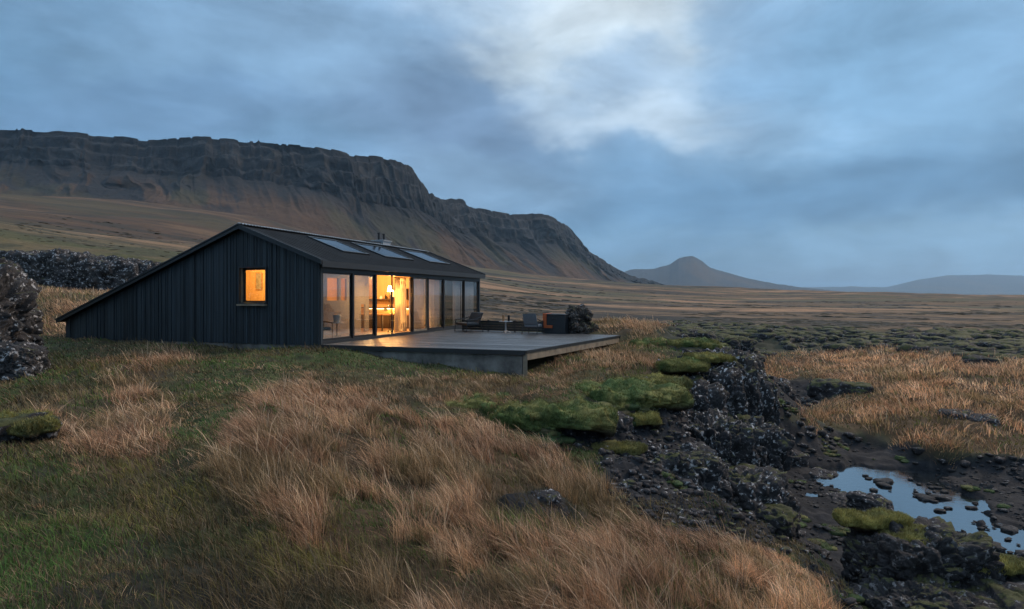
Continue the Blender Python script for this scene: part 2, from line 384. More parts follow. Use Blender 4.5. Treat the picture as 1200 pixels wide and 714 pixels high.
def attr_mat(name, rough=.85, var=.25, scale=8, bump=.0, bscale=30, bdist=.03, trans=0.0, spec=.3, coords='Object'):
    m = bpy.data.materials.new(name); m.use_nodes = True; nt = m.node_tree; N = nt.nodes.new; L = nt.links.new
    b = nt.nodes['Principled BSDF']; b.inputs['Roughness'].default_value = rough; b.inputs['Specular IOR Level'].default_value = spec
    a = N('ShaderNodeAttribute'); a.attribute_name = 'Col'
    tc = N('ShaderNodeTexCoord')
    col = a.outputs['Color']
    if var:
        n = N('ShaderNodeTexNoise'); n.inputs['Scale'].default_value = scale; n.inputs['Detail'].default_value = 8; n.inputs['Roughness'].default_value = .65
        L(tc.outputs[coords], n.inputs['Vector'])
        mr = N('ShaderNodeMapRange'); mr.inputs['From Min'].default_value = .3; mr.inputs['From Max'].default_value = .7
        mr.inputs['To Min'].default_value = 1 - var; mr.inputs['To Max'].default_value = 1 + var; L(n.outputs['Fac'], mr.inputs['Value'])
        vs = N('ShaderNodeVectorMath'); vs.operation = 'SCALE'; L(col, vs.inputs[0]); L(mr.outputs[0], vs.inputs['Scale']); col = vs.outputs[0]
    L(col, b.inputs['Base Color'])
    if bump:
        n2 = N('ShaderNodeTexNoise'); n2.inputs['Scale'].default_value = bscale; n2.inputs['Detail'].default_value = 7; n2.inputs['Roughness'].default_value = .7; L(tc.outputs[coords], n2.inputs['Vector'])
        bp = N('ShaderNodeBump'); bp.inputs['Strength'].default_value = bump; bp.inputs['Distance'].default_value = bdist; L(n2.outputs['Fac'], bp.inputs['Height']); L(bp.outputs[0], b.inputs['Normal'])
    if trans:
        tr = N('ShaderNodeBsdfTranslucent'); L(col, tr.inputs[0]); mx = N('ShaderNodeMixShader'); mx.inputs[0].default_value = trans
        o = nt.nodes['Material Output']; L(b.outputs[0], mx.inputs[1]); L(tr.outputs[0], mx.inputs[2]); L(mx.outputs[0], o.inputs[0])
    return m
def rock_mat(name, moss=.5, lichen=.5, base=(.022, .022, .025), lscale=9.0, mosscol=(.072, .078, .028), mnoise=1.6, lt=.57):
    """dark lava rock; pale lichen spots; moss where the surface faces up"""
    m = bpy.data.materials.new(name); m.use_nodes = True; nt = m.node_tree; N = nt.nodes.new; L = nt.links.new
    b = nt.nodes['Principled BSDF']; b.inputs['Roughness'].default_value = .85; b.inputs['Specular IOR Level'].default_value = .35
    tc = N('ShaderNodeTexCoord'); v = tc.outputs['Object']
    def noise(sc, det=6, ro=.6):
        n = N('ShaderNodeTexNoise'); n.inputs['Scale'].default_value = sc; n.inputs['Detail'].default_value = det; n.inputs['Roughness'].default_value = ro; L(v, n.inputs['Vector']); return n.outputs['Fac']
    def mr(x, a, b_, c=0., d=1.):
        k = N('ShaderNodeMapRange'); k.interpolation_type = 'SMOOTHSTEP'
        for i, q in zip(('From Min', 'From Max', 'To Min', 'To Max'), (a, b_, c, d)): k.inputs[i].default_value = q
        L(x, k.inputs['Value']); return k.outputs[0]
    def mix(f, a, c):
        k = N('ShaderNodeMix'); k.data_type = 'RGBA'; L(f, k.inputs[0])
        for i, q in ((6, a), (7, c)):
            if hasattr(q, 'is_linked'): L(q, k.inputs[i])
            else: k.inputs[i].default_value = (*q, 1)
        return k.outputs[2]
    def mul(a, c):
        k = N('ShaderNodeMath'); k.operation = 'MULTIPLY'; L(a, k.inputs[0])
        if hasattr(c, 'is_linked'): L(c, k.inputs[1])
        else: k.inputs[1].default_value = c
        return k.outputs[0]
    c = mix(mr(noise(3.0), .35, .65), base, tuple(x * 2.0 for x in base))
    c = mix(mr(noise(1.1), .5, .7), c, (base[0] * 2.2, base[1] * 1.9, base[2] * 1.6))
    spots = mul(mr(noise(lscale, 4, .6), lt, lt + .06), mr(noise(2.3), .36, .56))
    c = mix(mul(spots, lichen), c, (.42, .42, .43))
    geo = N('ShaderNodeNewGeometry'); sep = N('ShaderNodeSeparateXYZ'); L(geo.outputs['Normal'], sep.inputs[0])
    ad = N('ShaderNodeMath'); ad.operation = 'ADD'; L(sep.outputs['Z'], ad.inputs[0])
    L(mr(noise(mnoise, 5), .3, .7, -.55, .45), ad.inputs[1])
    mm = mr(ad.outputs[0], 1.05 - moss, 1.35 - moss)
    mc = mix(mr(noise(5.0), .35, .65), tuple(x * .45 for x in mosscol), mosscol)
    if moss > 0: c = mix(mm, c, mc)
    L(c, b.inputs['Base Color'])
    n2 = noise(14, 9, .7); bp = N('ShaderNodeBump'); bp.inputs['Strength'].default_value = .9; bp.inputs['Distance'].default_value = .06
    L(n2, bp.inputs['Height']); L(bp.outputs[0], b.inputs['Normal'])
    return m
def cloth_mat(name, c, t):
    m = bpy.data.materials.new(name); m.use_nodes = True; nt = m.node_tree; N = nt.nodes.new; L = nt.links.new
    b = nt.nodes['Principled BSDF']; b.inputs['Base Color'].default_value = (*c, 1); b.inputs['Roughness'].default_value = .9
    tr = N('ShaderNodeBsdfTranslucent'); tr.inputs[0].default_value = (*c, 1); mx = N('ShaderNodeMixShader'); mx.inputs[0].default_value = t
    L(b.outputs[0], mx.inputs[1]); L(tr.outputs[0], mx.inputs[2]); L(mx.outputs[0], nt.nodes['Material Output'].inputs[0]); return m
M = dict(
    board=mat('tarred_board', (.020, .030, .038), .62, var=.35, scale=3, stretch=(6, 6, .35), bump=.35, island=.42, spec=.4),
    trim=mat('dark_trim', (.013, .017, .021), .45, var=.2, scale=6, bump=.1),
    roof=mat('roof_felt', (.014, .018, .022), .85, var=.35, scale=1.5, bump=.25, bscale=40, spec=.12),
    zinc=mat('zinc', (.35, .37, .39), .45, .7, var=.25, scale=12, bump=.1),
    concrete=mat('concrete', (.135, .13, .12), .9, var=.65, scale=1.6, bump=.5, bscale=18),
    deck=mat('deck_board', (.070, .070, .070), .38, var=.35, scale=3, stretch=(1, 1, 1), bump=.35, bscale=25, island=.45, spec=.55),
    beam=mat('weathered_beam', (.20, .165, .12), .85, var=.35, scale=4, bump=.3),
    plaster=mat('plaster', (.30, .30, .34), .85, var=.06, scale=3),
    warm=mat('pine_panel', (.52, .33, .16), .6, var=.15, scale=3, stretch=(4, 4, .5), bump=.08),
    floor=mat('floor_board', (.33, .23, .15), .45, var=.25, scale=3, stretch=(.5, 5, 1), bump=.1),
    dark=mat('black_metal', (.018, .018, .02), .4, .3, var=.15, scale=20, bump=.05),
    cab=mat('dark_cabinet', (.05, .038, .03), .5, var=.2, scale=5, bump=.05),
    wood=mat('oak', (.30, .17, .08), .5, var=.25, scale=5, stretch=(1, 1, 5), bump=.1),
    cloth=mat('grey_cloth', (.16, .18, .20), .9, var=.2, scale=30, bump=.3),
    curtain=cloth_mat('curtain_cloth', (.82, .72, .52), .6),
    sheer=cloth_mat('sheer_cloth', (.80, .79, .84), .45),
    orange=mat('orange_cloth', (.36, .085, .025), .85, var=.15, scale=30, bump=.3),
    white=mat('white_enamel', (.72, .72, .70), .4, var=.05, scale=8),
    glass=glass_mat('window_glass', 2.35), skyglass=glass_mat('skylight_glass', 3.2, (.5, .53, .56), .10),
    shade=emit_mat('lamp_glow', (1.0, .62, .25), 9.0),
    ground=attr_mat('ground_cover', .95, .35, 1.6, .5, 9, .06),
    grass=attr_mat('grass_blade', .7, .0, trans=.25, spec=.25),
    mountain=attr_mat('mountain_rock', .95, .30, .02, .9, .06, 9.0),
    hill=mat('far_hill', (.045, .05, .055), .95, var=.3, scale=.002, coords='Object'),
    moss=attr_mat('moss', .95, .45, 9, .9, 40, .03),
    rock=rock_mat('lava_rock', .10, .8), rockmoss=rock_mat('mossy_lava', .58, .5, (.017, .017, .019)), rocklichen=rock_mat('lichen_lava', .12, 1.0, (.024, .024, .026), 7.0, lt=.555),
    rockdark=rock_mat('dark_outcrop', .24, .45, (.016, .016, .018)),
    heath=mat('heath', (.050, .042, .026), .95, var=.5, scale=.8, island=.6, bump=.6),
    cliffrock=rock_mat('cliff_rock', .26, 1.0, (.017, .017, .019), 9.0, lt=.56),
    brownrock=rock_mat('brown_lava', .30, .6, (.032, .028, .026), 8.0),
    gravel=rock_mat('gully_gravel', .0, .25, (.013, .014, .016), 9.0),
    rubble=rock_mat('scree_rock', .05, .9, (.020, .019, .021), 9.0, lt=.58),
)

# ------------------------------------------------------------------ the ground: one polar sheet reaching past the horizon
def grid_faces(nr, nc):
    i = np.arange(nr - 1)[:, None] * nc + np.arange(nc - 1)[None]; i = i.ravel()
    return np.stack([i, i + 1, i + nc + 1, i + nc], 1).ravel(), np.full(i.size, 4)
def mixc(a, b, t): return a * (1 - t[..., None]) + np.asarray(b) * t[..., None]
GREEN = np.array((.050, .066, .020)); TANC = np.array((.17, .105, .055)); SOIL = np.array((.022, .019, .015)); SAND = np.array((.011, .013, .017))
def build_ground():
    th = np.concatenate([np.linspace(-math.pi, -.80, 60, endpoint=False), np.linspace(-.80, .80, 760), np.linspace(.80, math.pi, 61)[1:]])
    r = np.concatenate([[.02, .8, 1.6, 2.4], np.geomspace(3.2, 60, 620), np.geomspace(60, 1400, 520)[1:], np.geomspace(1400, 25000, 70)[1:]])
    T, Rr = np.meshgrid(th, r); X = Rr * np.sin(T); Y = Rr * np.cos(T)
    z, px, py, tan, bare, lava, pond = ground(X, Y, True)
    c = np.ones(X.shape + (3,)) * GREEN
    g1 = fbm(X * .5, Y * .5, o=4, s=51); g2 = fbm(X * 2.5, Y * 2.5, o=3, s=52)
    c = mixc(c, (.075, .070, .030), sstep(-.1, .4, g1)); c = mixc(c, SOIL, sstep(.05, .4, g2) * .7); c = mixc(c, SOIL, sstep(-25, 15, DARKP(px, py)) * .85)
    c = mixc(c, TANC * .45, tan)
    # the wide plain beyond: bands of straw, dark heath and moss
    far = sstep(30, 60, Rr) * (1 - lava)
    b1 = fbm(X / 130, Y / 27, o=5, s=61, g=.6); b2 = fbm(X / 220 + 5, Y / 60, o=4, s=64); b3 = fbm(X / 30, Y / 9, o=4, s=67)
    fc = np.ones(c.shape) * np.array((.105, .066, .034))
    fc = mixc(fc, (.30, .175, .095), sstep(.05, .35, b1) * .9); fc = mixc(fc, (.058, .062, .030), sstep(.0, .3, b2) * .75)
    fc = mixc(fc, (.020, .022, .020), sstep(.08, .3, -b1) * .85); fc = mixc(fc, (.05, .04, .03), sstep(.1, .4, b3) * .4)
    b4 = fbm(X / 5.0, Y / 4.0, o=3, s=69) * sstep(500, 120, Rr)
    fc = mixc(fc, (.018, .020, .017), sstep(.12, .3, b4 - .25 * b1) * .8); fc = mixc(fc, (.20, .135, .085), sstep(.15, .35, -b4 + .2 * b1) * .5)
    left = sstep(-.12, -.4, T) * sstep(180, 40, Rr)            # greener slope above the house
    fc = mixc(fc, (.078, .076, .026), left * (.5 + .5 * sstep(-.3, .3, b3)))
    hillb = sstep(140, 260, Rr) * sstep(-.1, -.35, T)
    hc = mixc(np.ones(c.shape) * np.array((.110, .060, .032)), (.155, .092, .048), sstep(0, .3, b1)); hc = mixc(hc, (.040, .036, .022), sstep(.05, .28, -b1 + .4 * b3) * .8)
    hc = mixc(hc, (.070, .062, .028), sstep(.05, .3, b2) * .6); hc = mixc(hc, (.030, .028, .020), sstep(.12, .3, fbm(X / 9, Y / 9, o=3, s=68)) * .6 * sstep(700, 200, Rr))
    fc = fc * (1 - hillb[..., None] * .9) + hc * .68 * hillb[..., None] * .9
    c = c * (1 - far[..., None]) + fc * far[..., None]
    c = mixc(c, (.030, .033, .022), lava)
    c = mixc(c, SAND * 1.0, bare); c = mixc(c, (.055, .05, .045), bare * sstep(.1, .4, fbm(X * 3, Y * 3, o=3, s=71)) * .35)
    V = np.stack([X, Y, z], -1).reshape(-1, 3)
    lp, sz = grid_faces(len(r), len(th))
    o = np_mesh('ground', V, lp.reshape(-1, 4)[:, ::-1].ravel(), sz, M['ground'], smooth=True, col=c.reshape(-1, 3)); tag(o, kind='structure')
build_ground()

# pond water
def build_water():
    m = bpy.data.materials.new('pond_water'); m.use_nodes = True; nt = m.node_tree; b = nt.nodes['Principled BSDF']
    b.inputs['Base Color'].default_value = (.012, .016, .02, 1); b.inputs['Roughness'].default_value = .06; b.inputs['IOR'].default_value = 2.5
    b.inputs['Specular IOR Level'].default_value = 1.0
    n = nt.nodes.new('ShaderNodeTexNoise'); n.inputs['Scale'].default_value = 5; n.inputs['Detail'].default_value = 4
    tc = nt.nodes.new('ShaderNodeTexCoord'); nt.links.new(tc.outputs['Object'], n.inputs['Vector'])
    bp = nt.nodes.new('ShaderNodeBump'); bp.inputs['Strength'].default_value = .25; bp.inputs['Distance'].default_value = .02
    nt.links.new(n.outputs['Fac'], bp.inputs['Height']); nt.links.new(bp.outputs[0], b.inputs['Normal'])
    V = [(5.5, 12.2, ZW), (22, 12.2, ZW), (22, 23.5, ZW), (5.5, 23.5, ZW)]
    o = new_mesh('pond_water', V, [(0, 1, 2, 3)], m); tag(o, kind='structure')
build_water()

# ------------------------------------------------------------------ haze
def build_haze():
    m = bpy.data.materials.new('haze_air'); m.use_nodes = True; nt = m.node_tree; nt.nodes.clear()
    o = nt.nodes.new('ShaderNodeOutputMaterial'); v = nt.nodes.new('ShaderNodeVolumePrincipled')
    v.inputs['Color'].default_value = (.50, .76, 1.0, 1); v.inputs['Density'].default_value = 0.00005; v.inputs['Anisotropy'].default_value = .2
    nt.links.new(v.outputs[0], o.inputs['Volume'])
    ob = MB().box(-30000, 30000, -26000, 30000, -40, 640).build('haze', m); tag(ob, kind='stuff')
build_haze()

# ------------------------------------------------------------------ mountains
def build_mesa():
    # skyline of the table mountain: photo px, py, distance; foot: px, py, distance
    sky_ = [(-500,150,1500,-480,215,800),(-250,152,1450,-260,222,820),(0,153,1400,-40,228,850),(90,153,1400,60,232,880),(150,161,1420,130,236,900),(185,163,1430,180,238,900),(232,160,1430,240,244,900),(300,164,1450,330,262,880),
            (372,170,1480,440,292,900),(402,178,1500,480,304,950),(440,184,1560,520,314,1050),(470,189,1620,560,320,1150),(487,202,1700,590,324,1250),(503,226,1800,610,325,1350),
            (512,232,1900,625,326,1450),(545,236,2050,645,326,1600),(552,243,2150,655,327,1700),(600,250,2300,680,328,1850),(640,251,2450,705,330,2000),(655,258,2550,715,331,2100),(672,272,2650,725,332,2200),(690,293,2750,738,334,2300),
            (715,310,2900,748,336,2400),(738,323,3000,758,338,2500),(790,336,3200,800,342,2700)]
    sk = np.array(sky_, float); nu, nv = 1500, 260
    # resample by arc so that the steps of the skyline survive
    t = np.linspace(0, 1, len(sk)); u = np.linspace(0, 1, nu)
    wgt = np.concatenate([[0], np.cumsum(np.hypot(np.diff(sk[:, 0]), np.diff(sk[:, 1]) * 2))]); wgt /= wgt[-1]
    S = np.stack([np.interp(u, wgt, sk[:, k]) for k in range(6)], 1)
    def w3(px, py, d): return np.stack([(px - CX) / F * d, d, (HY - py) / F * d], -1)
    top = w3(S[:, 0], S[:, 1], S[:, 2]); foot = w3(S[:, 3], S[:, 4] + 5, S[:, 5])
    arc = np.concatenate([[0], np.cumsum(np.linalg.norm(np.diff((top + foot)[:, :2] / 2, axis=0), axis=1))])
    st_ = 10 * fbm(arc / 75, arc * 0, o=5, s=81, g=.62); top[:, 2] += .4 * st_ + .6 * np.round(st_ / 5) * 5 - 3 * sstep(.0, .3, vnoise(arc / 40, arc * 0, s=83))
    v = np.concatenate([np.linspace(0, 1, nv), 1 + np.linspace(.02, 1, 40)])
    U, Vv = np.meshgrid(np.arange(nu), v); A = arc[U]
    # profile: talus leans out, cliff band at the top third
    cl = .58 + .24 * fbm(A / 130, A * 0, o=4, s=85) - .04 * np.sin(A / 90)
    hz = np.where(Vv < cl, .78 * Vv / cl, np.where(Vv < 1, .78 + .22 * (Vv - cl) / (1 - cl), 1 + (Vv - 1) * 1.6))   # horizontal share
    tal = .56 * (Vv / cl) ** 1.22
    q = np.clip((Vv - cl) / (1 - cl), 0, 1); stp = q + .045 * np.sin(q * 6.28 * 3.0 + 2 * fbm(A / 120, A * 0, o=2, s=87))
    vt = np.where(Vv < cl, tal, .56 + .44 * np.clip(stp, 0, 1)); vt = np.where(Vv >= 1, 1 + .02 * (Vv - 1), vt)
    Pp = foot[U] * (1 - hz[..., None]) + top[U] * hz[..., None]
    Pp[..., 2] = foot[U][..., 2] * (1 - vt) + top[U][..., 2] * vt
    dirv = foot - top; dirv[:, 2] = 0; dirv /= np.linalg.norm(dirv, axis=1)[:, None]
    env = np.sin(np.clip(Vv, 0, 1) * math.pi) ** .6 * (Vv < 1)
    gul = ridged(A / 105 + .6 * fbm(Vv * 2.2, A / 90, o=3, s=91), Vv * .9, o=4, s=92) - .6
    ped = 1 - sstep(.0, .12, np.abs(Vv - cl))
    rough = fbm(A / 16, Vv * 14, o=4, s=95)
    butt = cells(A / 60, Vv * 1.5, A * 0, 97)[1] - .5
    amt = env * (135 * gul * np.where(Vv < cl, .55 + .6 * Vv / cl, 1.0) + np.where(Vv >= cl, 14 * rough + 12 * butt, 2.2 * rough))
    Pp[..., :2] += dirv[U][..., :2] * amt[..., None]
    Pp[..., 2] += np.where(Vv < 1, env * 3.0 * fbm(A / 22, Vv * 9, o=3, s=99), 2 * fbm(A / 30, Vv * 8, o=3, s=100))
    # colours of the rock itself: black basalt bands, grey scree, rusty and olive turf on the ribs
    rock = np.array((.006, .008, .011)); scree = np.array((.017, .018, .021)); rust = np.array((.084, .048, .028)); olive = np.array((.054, .050, .025))
    c = np.ones(Pp.shape) * scree
    st1 = fbm(A / 34, Vv * 1.1, o=5, s=101, g=.6); st2 = fbm(A / 90, Vv * 2, o=4, s=105)
    c = mixc(c, rust, sstep(.0, .22, .6 * st1 + 1.5 * gul) * (1 - sstep(.55, 1.0, Vv / cl)) * .95)
    c = mixc(c, olive, sstep(.0, .3, st2) * (1 - sstep(.7, 1.05, Vv / cl)) * .7)
    c = mixc(c, scree * .6, sstep(.35, .95, Vv / cl) * .55); c = mixc(c, rust * .8, (1 - sstep(.05, .3, Vv)) * .7)
    band = sstep(-.02, .04, Vv - cl); c = mixc(c, rock, band)
    c = mixc(c, (.034, .036, .038), band * sstep(.2, .5, np.sin(Vv * 95 + 3 * fbm(A / 80, Vv * 2, o=3, s=107)) * .6 + fbm(A / 25, Vv * 16, o=3, s=108)) * .8)
    c = mixc(c, (.060, .062, .038), sstep(1.0, 1.1, Vv) * .7)
    lp, sz = grid_faces(len(v), nu)
    o = np_mesh('table_mountain', Pp.reshape(-1, 3), lp, sz, M['mountain'], smooth=True, col=c.reshape(-1, 3)); tag(o, kind='structure')
build_mesa()
def ridge(name, sky_, d, foot_d, seed, amp=18, colr=(.04, .045, .05)):
    s = np.array(sky_, float); n = 500; px = np.linspace(s[0, 0], s[-1, 0], n); py = np.interp(px, s[:, 0], s[:, 1])
    k = np.hanning(7)[1:-1]; k /= k.sum(); py = np.convolve(np.pad(py, 2, 'edge'), k, 'valid')
    X = (px - CX) / F * d; top0 = (HY - py) / F * d; top = (HY - py) / F * d + amp * .35 * fbm(X / 300, X * 0, o=5, s=seed) + amp * .45 * np.abs(fbm(X / 90, X * 0, o=4, s=seed + 1)) * sstep(-200, 300, top0)
    v = np.linspace(0, 1, 70); U, Vv = np.meshgrid(np.arange(n), v)
    base = -30.
    dist = foot_d + (d - foot_d) * Vv
    XX = X[U] * (dist / d) ; g = ridged(X[U] / 420, Vv * 1.2, o=5, s=seed + 3) - .6
    Z = base + (top[U] - base) * (Vv ** 1.25) + amp * 2.5 * g * np.sin(Vv * math.pi)
    YY = dist + 150 * g * np.sin(Vv * math.pi)
    V = np.stack([XX, YY, Z], -1)
    # back slope
    bk = np.stack([X, np.full(n, d + (d - foot_d)), np.full(n, base)], -1)
    V = np.concatenate([V, bk[None]], 0); c = np.ones(V.shape) * np.array(colr)
    c = mixc(c, (.085, .062, .045), sstep(0, .4, fbm(np.concatenate([XX, XX[:1]], 0) / 500, np.concatenate([Vv, Vv[:1]], 0) * 4, o=4, s=seed + 5)) * .6)
    lp, sz = grid_faces(71, n)
    o = np_mesh(name, V.reshape(-1, 3), lp, sz, M['mountain'], smooth=True, col=c.reshape(-1, 3)); tag(o, kind='structure')
ridge('peaked_hill', [(640,346),(700,330),(740,316),(765,316),(784,311),(794,304),(803,301),(813,301),(822,306),(832,314),(850,319),(880,327),(910,333),(945,338),(1000,343),(1060,347)], 7500, 5200, 201, 22)
ridge('distant_hills', [(800,346),(940,337),(1000,336),(1045,337),(1075,328),(1110,323),(1160,322),(1220,324),(1300,318),(1500,326),(1700,340)], 16000, 12500, 221, 20)

# ------------------------------------------------------------------ the cabin
HX, HYY, HZ = -6.42, 21.7, -1.57
UA = math.atan2(.946, .324)
Uv = Vector((math.cos(UA), math.sin(UA))); Wv = Vector((-math.sin(UA), math.cos(UA)))
LEN, WID, PEAK_W, PEAK_Z, EAVE_Z, LOW_Z = 14.4, 11.75, 3.17, 3.97, 2.76, .66
def hw(L_, w, z=0.):            # cabin coordinates to world
    return Vector((HX + Uv.x * L_ + Wv.x * w, HYY + Uv.y * L_ + Wv.y * w, HZ + z))
def roof_z(w): return EAVE_Z + (PEAK_Z - EAVE_Z) * w / PEAK_W if w < PEAK_W else PEAK_Z + (LOW_Z - PEAK_Z) * (w - PEAK_W) / (WID - PEAK_W)
def build_cabin():
    H = empty('cabin', (HX, HYY, HZ), UA, 'dark tarred timber cabin with long sloping roof and glazed lit front', 'cabin')
    WT = .18                                             # wall thickness
    g0, g1, z0, z1 = 2.17, 3.27, 1.36, 2.58              # gable window opening (w, z)
    # near gable: a backing wall, then vertical boards of mixed widths, all one wall
    def gable(Lf, out, hole, name, label=None):
        m = MB()
        # backing in pieces round the window hole
        def piece(wa, wb, za, top=True, zb=None):
            n = 1; pts = [wa, wb] if not (wa < PEAK_W < wb) else [wa, PEAK_W, wb]
            poly = [(Lf, wa, za), (Lf, wb, za)] + [(Lf, w, (roof_z(w) - .02) if top else zb) for w in pts[::-1]]
            m.prism(poly, (-out * WT, 0, 0))
        if hole:
            piece(0.005, g0, 0); piece(g1, WID, 0); piece(g0, g1, 0, False, z0); piece(g0, g1, z1)
        else: piece(0.005, WID, 0)
        w = 0.0; rr = random.Random(3)
        while w < WID - .01:
            bw = rr.choice((.05, .065, .08, .095, .11)); we = min(w + bw, WID); d = rr.choice((.018, .026, .026, .040, .050))
            zb = -.06 + rr.uniform(-.01, .01)
            segs = [(zb, None)]
            if hole and we > g0 - .002 and w < g1 + .002: segs = [(zb, z0 - .03), (z1 + .01, None)]
            for a, b in segs:
                t0, t1 = (b, b) if b is not None else (roof_z(w) - .05, roof_z(we) - .05)
                if min(t0, t1) > a + .02:
                    m.prism([(Lf, w + .005, a), (Lf, we - .005, a), (Lf, we - .005, t1), (Lf, w + .005, t0)], (out * d, 0, 0))
            w = we
        o = m.build(name, M['board'], H)
        if label: o['label'] = label
    gable(0.0, -1, True, 'wall', 'gable wall of dark vertical boards'); gable(LEN, 1, False, 'wall')
    m = MB(); m.box(WT, LEN - WT, WID - WT, WID, 0, LOW_Z - .05); w = 0
    while w < LEN: m.box(w + .01, min(w + .12, LEN) - .005, WID, WID + .03, -.05, LOW_Z - .06); w += .12
    m.build('wall', M['board'], H)
    MB().box(-.0, LEN, .0, WID, -.62, -.065).build('foundation', M['concrete'], H)
    MB().box(WT, LEN - WT, .06, WID - WT, -.06, .07).build('floor', M['floor'], H)
    # roof: two slabs, felt with upstanding seams; left slope long
    T = .085
    def slope(wa, za, wb, zb, seams, La=-.22, Lb=LEN + .25):
        m = MB(); n = Vector((0, -(zb - za), (wb - wa))).normalized()
        if n.z < 0: n = -n
        m.prism([(La, wa, za), (La, wb, zb), (La, wb + n.y * T, zb + n.z * T), (La, wa + n.y * T, za + n.z * T)], (Lb - La, 0, 0))
        L_ = La + .6
        while seams and L_ < Lb - .1:
            a = Vector((L_, wa, za)) + n * T; b = Vector((L_, wb, zb)) + n * T
            m.prism([a, b, b + n * .012, a + n * .012], (.03, 0, 0)); L_ += .30
        return m
    ev = -.20; zev = roof_z(0) + ev * (PEAK_Z - EAVE_Z) / PEAK_W
    lw = WID + .22; zlw = LOW_Z - .22 * (PEAK_Z - LOW_Z) / (WID - PEAK_W)
    m1 = slope(ev, zev, PEAK_W, PEAK_Z, True); m2 = slope(PEAK_W, PEAK_Z + .001, lw, zlw, False)
    m1.add(m2.v, m2.f); RF = m1.build('roof', M['roof'], H)
    # corrugated back sheet rising just over the ridge, seen as a row of pale crests
    m = MB(); n_c = 380; L0, L1 = -.24, LEN + .1
    V = []; Fc = []
    for i in range(n_c):
        x = L0 + (L1 - L0) * i / (n_c - 1); h = .022 * math.sin(i * math.pi / 2 * .98)
        for (w, z) in ((PEAK_W - .10, PEAK_Z + T + .05), (PEAK_W + .02, PEAK_Z + T + .07), (PEAK_W + .9, PEAK_Z + T - .9 * .39 + .06)): V.append((x, w, z + h))
    for i in range(n_c - 1):
        for k in (0, 1): Fc.append((i * 3 + k, i * 3 + k + 1, i * 3 + k + 4, i * 3 + k + 3))
    o = new_mesh('ridge_sheet', V, Fc, M['zinc'], RF); sm = o.modifiers.new('solid', 'SOLIDIFY'); sm.thickness = .008
    # barge boards on both gables, fascia under the eave
    for L_, s in ((-.225, -1), (LEN + .252, 1)):
        m = MB()
        for (wa, za, wb, zb) in ((ev - .02, zev, PEAK_W, PEAK_Z), (PEAK_W, PEAK_Z, lw, zlw)):
            m.prism([(L_, wa, za - .03), (L_, wb, zb - .03), (L_, wb, zb + T + .03), (L_, wa, za + T + .03)], (s * .03, 0, 0))
            m.prism([(L_ + s * .03, wa, za + .09), (L_ + s * .03, wb, zb + .09), (L_ + s * .03, wb, zb + T + .05), (L_ + s * .03, wa, za + T + .05)], (s * .03, 0, 0))
        m.build('barge_board', M['trim'], RF)
    MB().box(-.19, LEN + .22, ev - .03, ev, zev - .12, zev + T + .01).build('fascia', M['trim'], RF)
    MB().box(0.01, LEN - .01, -.02, .14, 2.42, 2.70).build('lintel', M['trim'], H)
    # skylights lying in the right slope
    n = Vector((0, -(PEAK_Z - EAVE_Z), PEAK_W)).normalized()
    def on(L_, q, up):            # q: 0 at ridge, 1 at eave edge
        w = PEAK_W + (ev - PEAK_W) * q; z = PEAK_Z + (zev - PEAK_Z) * q
        return Vector((L_, w, z)) + n * (T + up)
    for (La, Lb, qa, qb) in ((3.05, 4.95, .10, .60), (6.1, 8.7, .10, .62), (10.4, 12.9, .10, .62)):
        sk = MB()
        for (a, b, c, d) in ((La, Lb, qa, qa + .03), (La, Lb, qb - .03, qb), (La, La + .07, qa + .03, qb - .03), (Lb - .07, Lb, qa + .03, qb - .03)):
            sk.prism([on(a, c, 0), on(b, c, 0), on(b, d, 0), on(a, d, 0)], n * .06)
        s = sk.build('skylight', M['trim'], H)
        g = MB(); g.prism([on(La + .07, qa + .03, .03), on(Lb - .07, qa + .03, .03), on(Lb - .07, qb - .03, .03), on(La + .07, qb - .03, .03)], n * .012)
        g.build('pane', M['skyglass'], s)
    # chimney block and two flues behind the ridge
    c = MB().box(10.0, 10.75, PEAK_W + .25, PEAK_W + .85, PEAK_Z - .3, PEAK_Z + .40).box(9.94, 10.81, PEAK_W + .19, PEAK_W + .91, PEAK_Z + .38, PEAK_Z + .44).build('chimney', M['zinc'], H)
    MB().box(8.7, 9.9, PEAK_W + .3, PEAK_W + .9, PEAK_Z - .3, PEAK_Z + .30).build('vent_box', M['trim'], c)
    for x in (10.1, 10.6): MB().tube([(x, PEAK_W + .55, PEAK_Z + .44), (x, PEAK_W + .55, PEAK_Z + .74)], .055).tube([(x, PEAK_W + .55, PEAK_Z + .74), (x, PEAK_W + .55, PEAK_Z + .80)], .075).build('flue', M['dark'], c)
    MB().tube([(1.2, 9.05, 1.5), (1.2, 9.05, 2.12)], .10).tube([(1.2, 9.05, 2.1), (1.2, 9.05, 2.18)], .14).build('flue', M['dark'], H)
    # gable window: deep timber lining, black frame, pane
    wn = MB(); d0, d1 = -.085, .17
    wn.box(d0, d1, g0 - .045, g0, z0 - .045, z1 + .045).box(d0, d1, g1, g1 + .045, z0 - .045, z1 + .045).box(d0, d1, g0, g1, z1, z1 + .045).box(d0 - .05, d1, g0, g1, z0 - .045, z0)
    win = wn.build('window', M['trim'], H)
    MB().box(.0, .165, g1 - .014, g1 - .002, z0 + .004, z1 - .004).build('lining', M['beam'], win)
    fr = MB(); a = .075
    fr.box(.10, .155, g0, g0 + a, z0, z1).box(.10, .155, g1 - a - .012, g1 - .015, z0, z1).box(.10, .155, g0 + a, g1 - a, z0, z0 + a).box(.10, .155, g0 + a, g1 - a, z1 - a, z1)
    fr.build('frame', M['dark'], win); MB().box(.12, .13, g0 + a, g1 - a, z0 + a, z1 - a).build('pane', M['glass'], win)
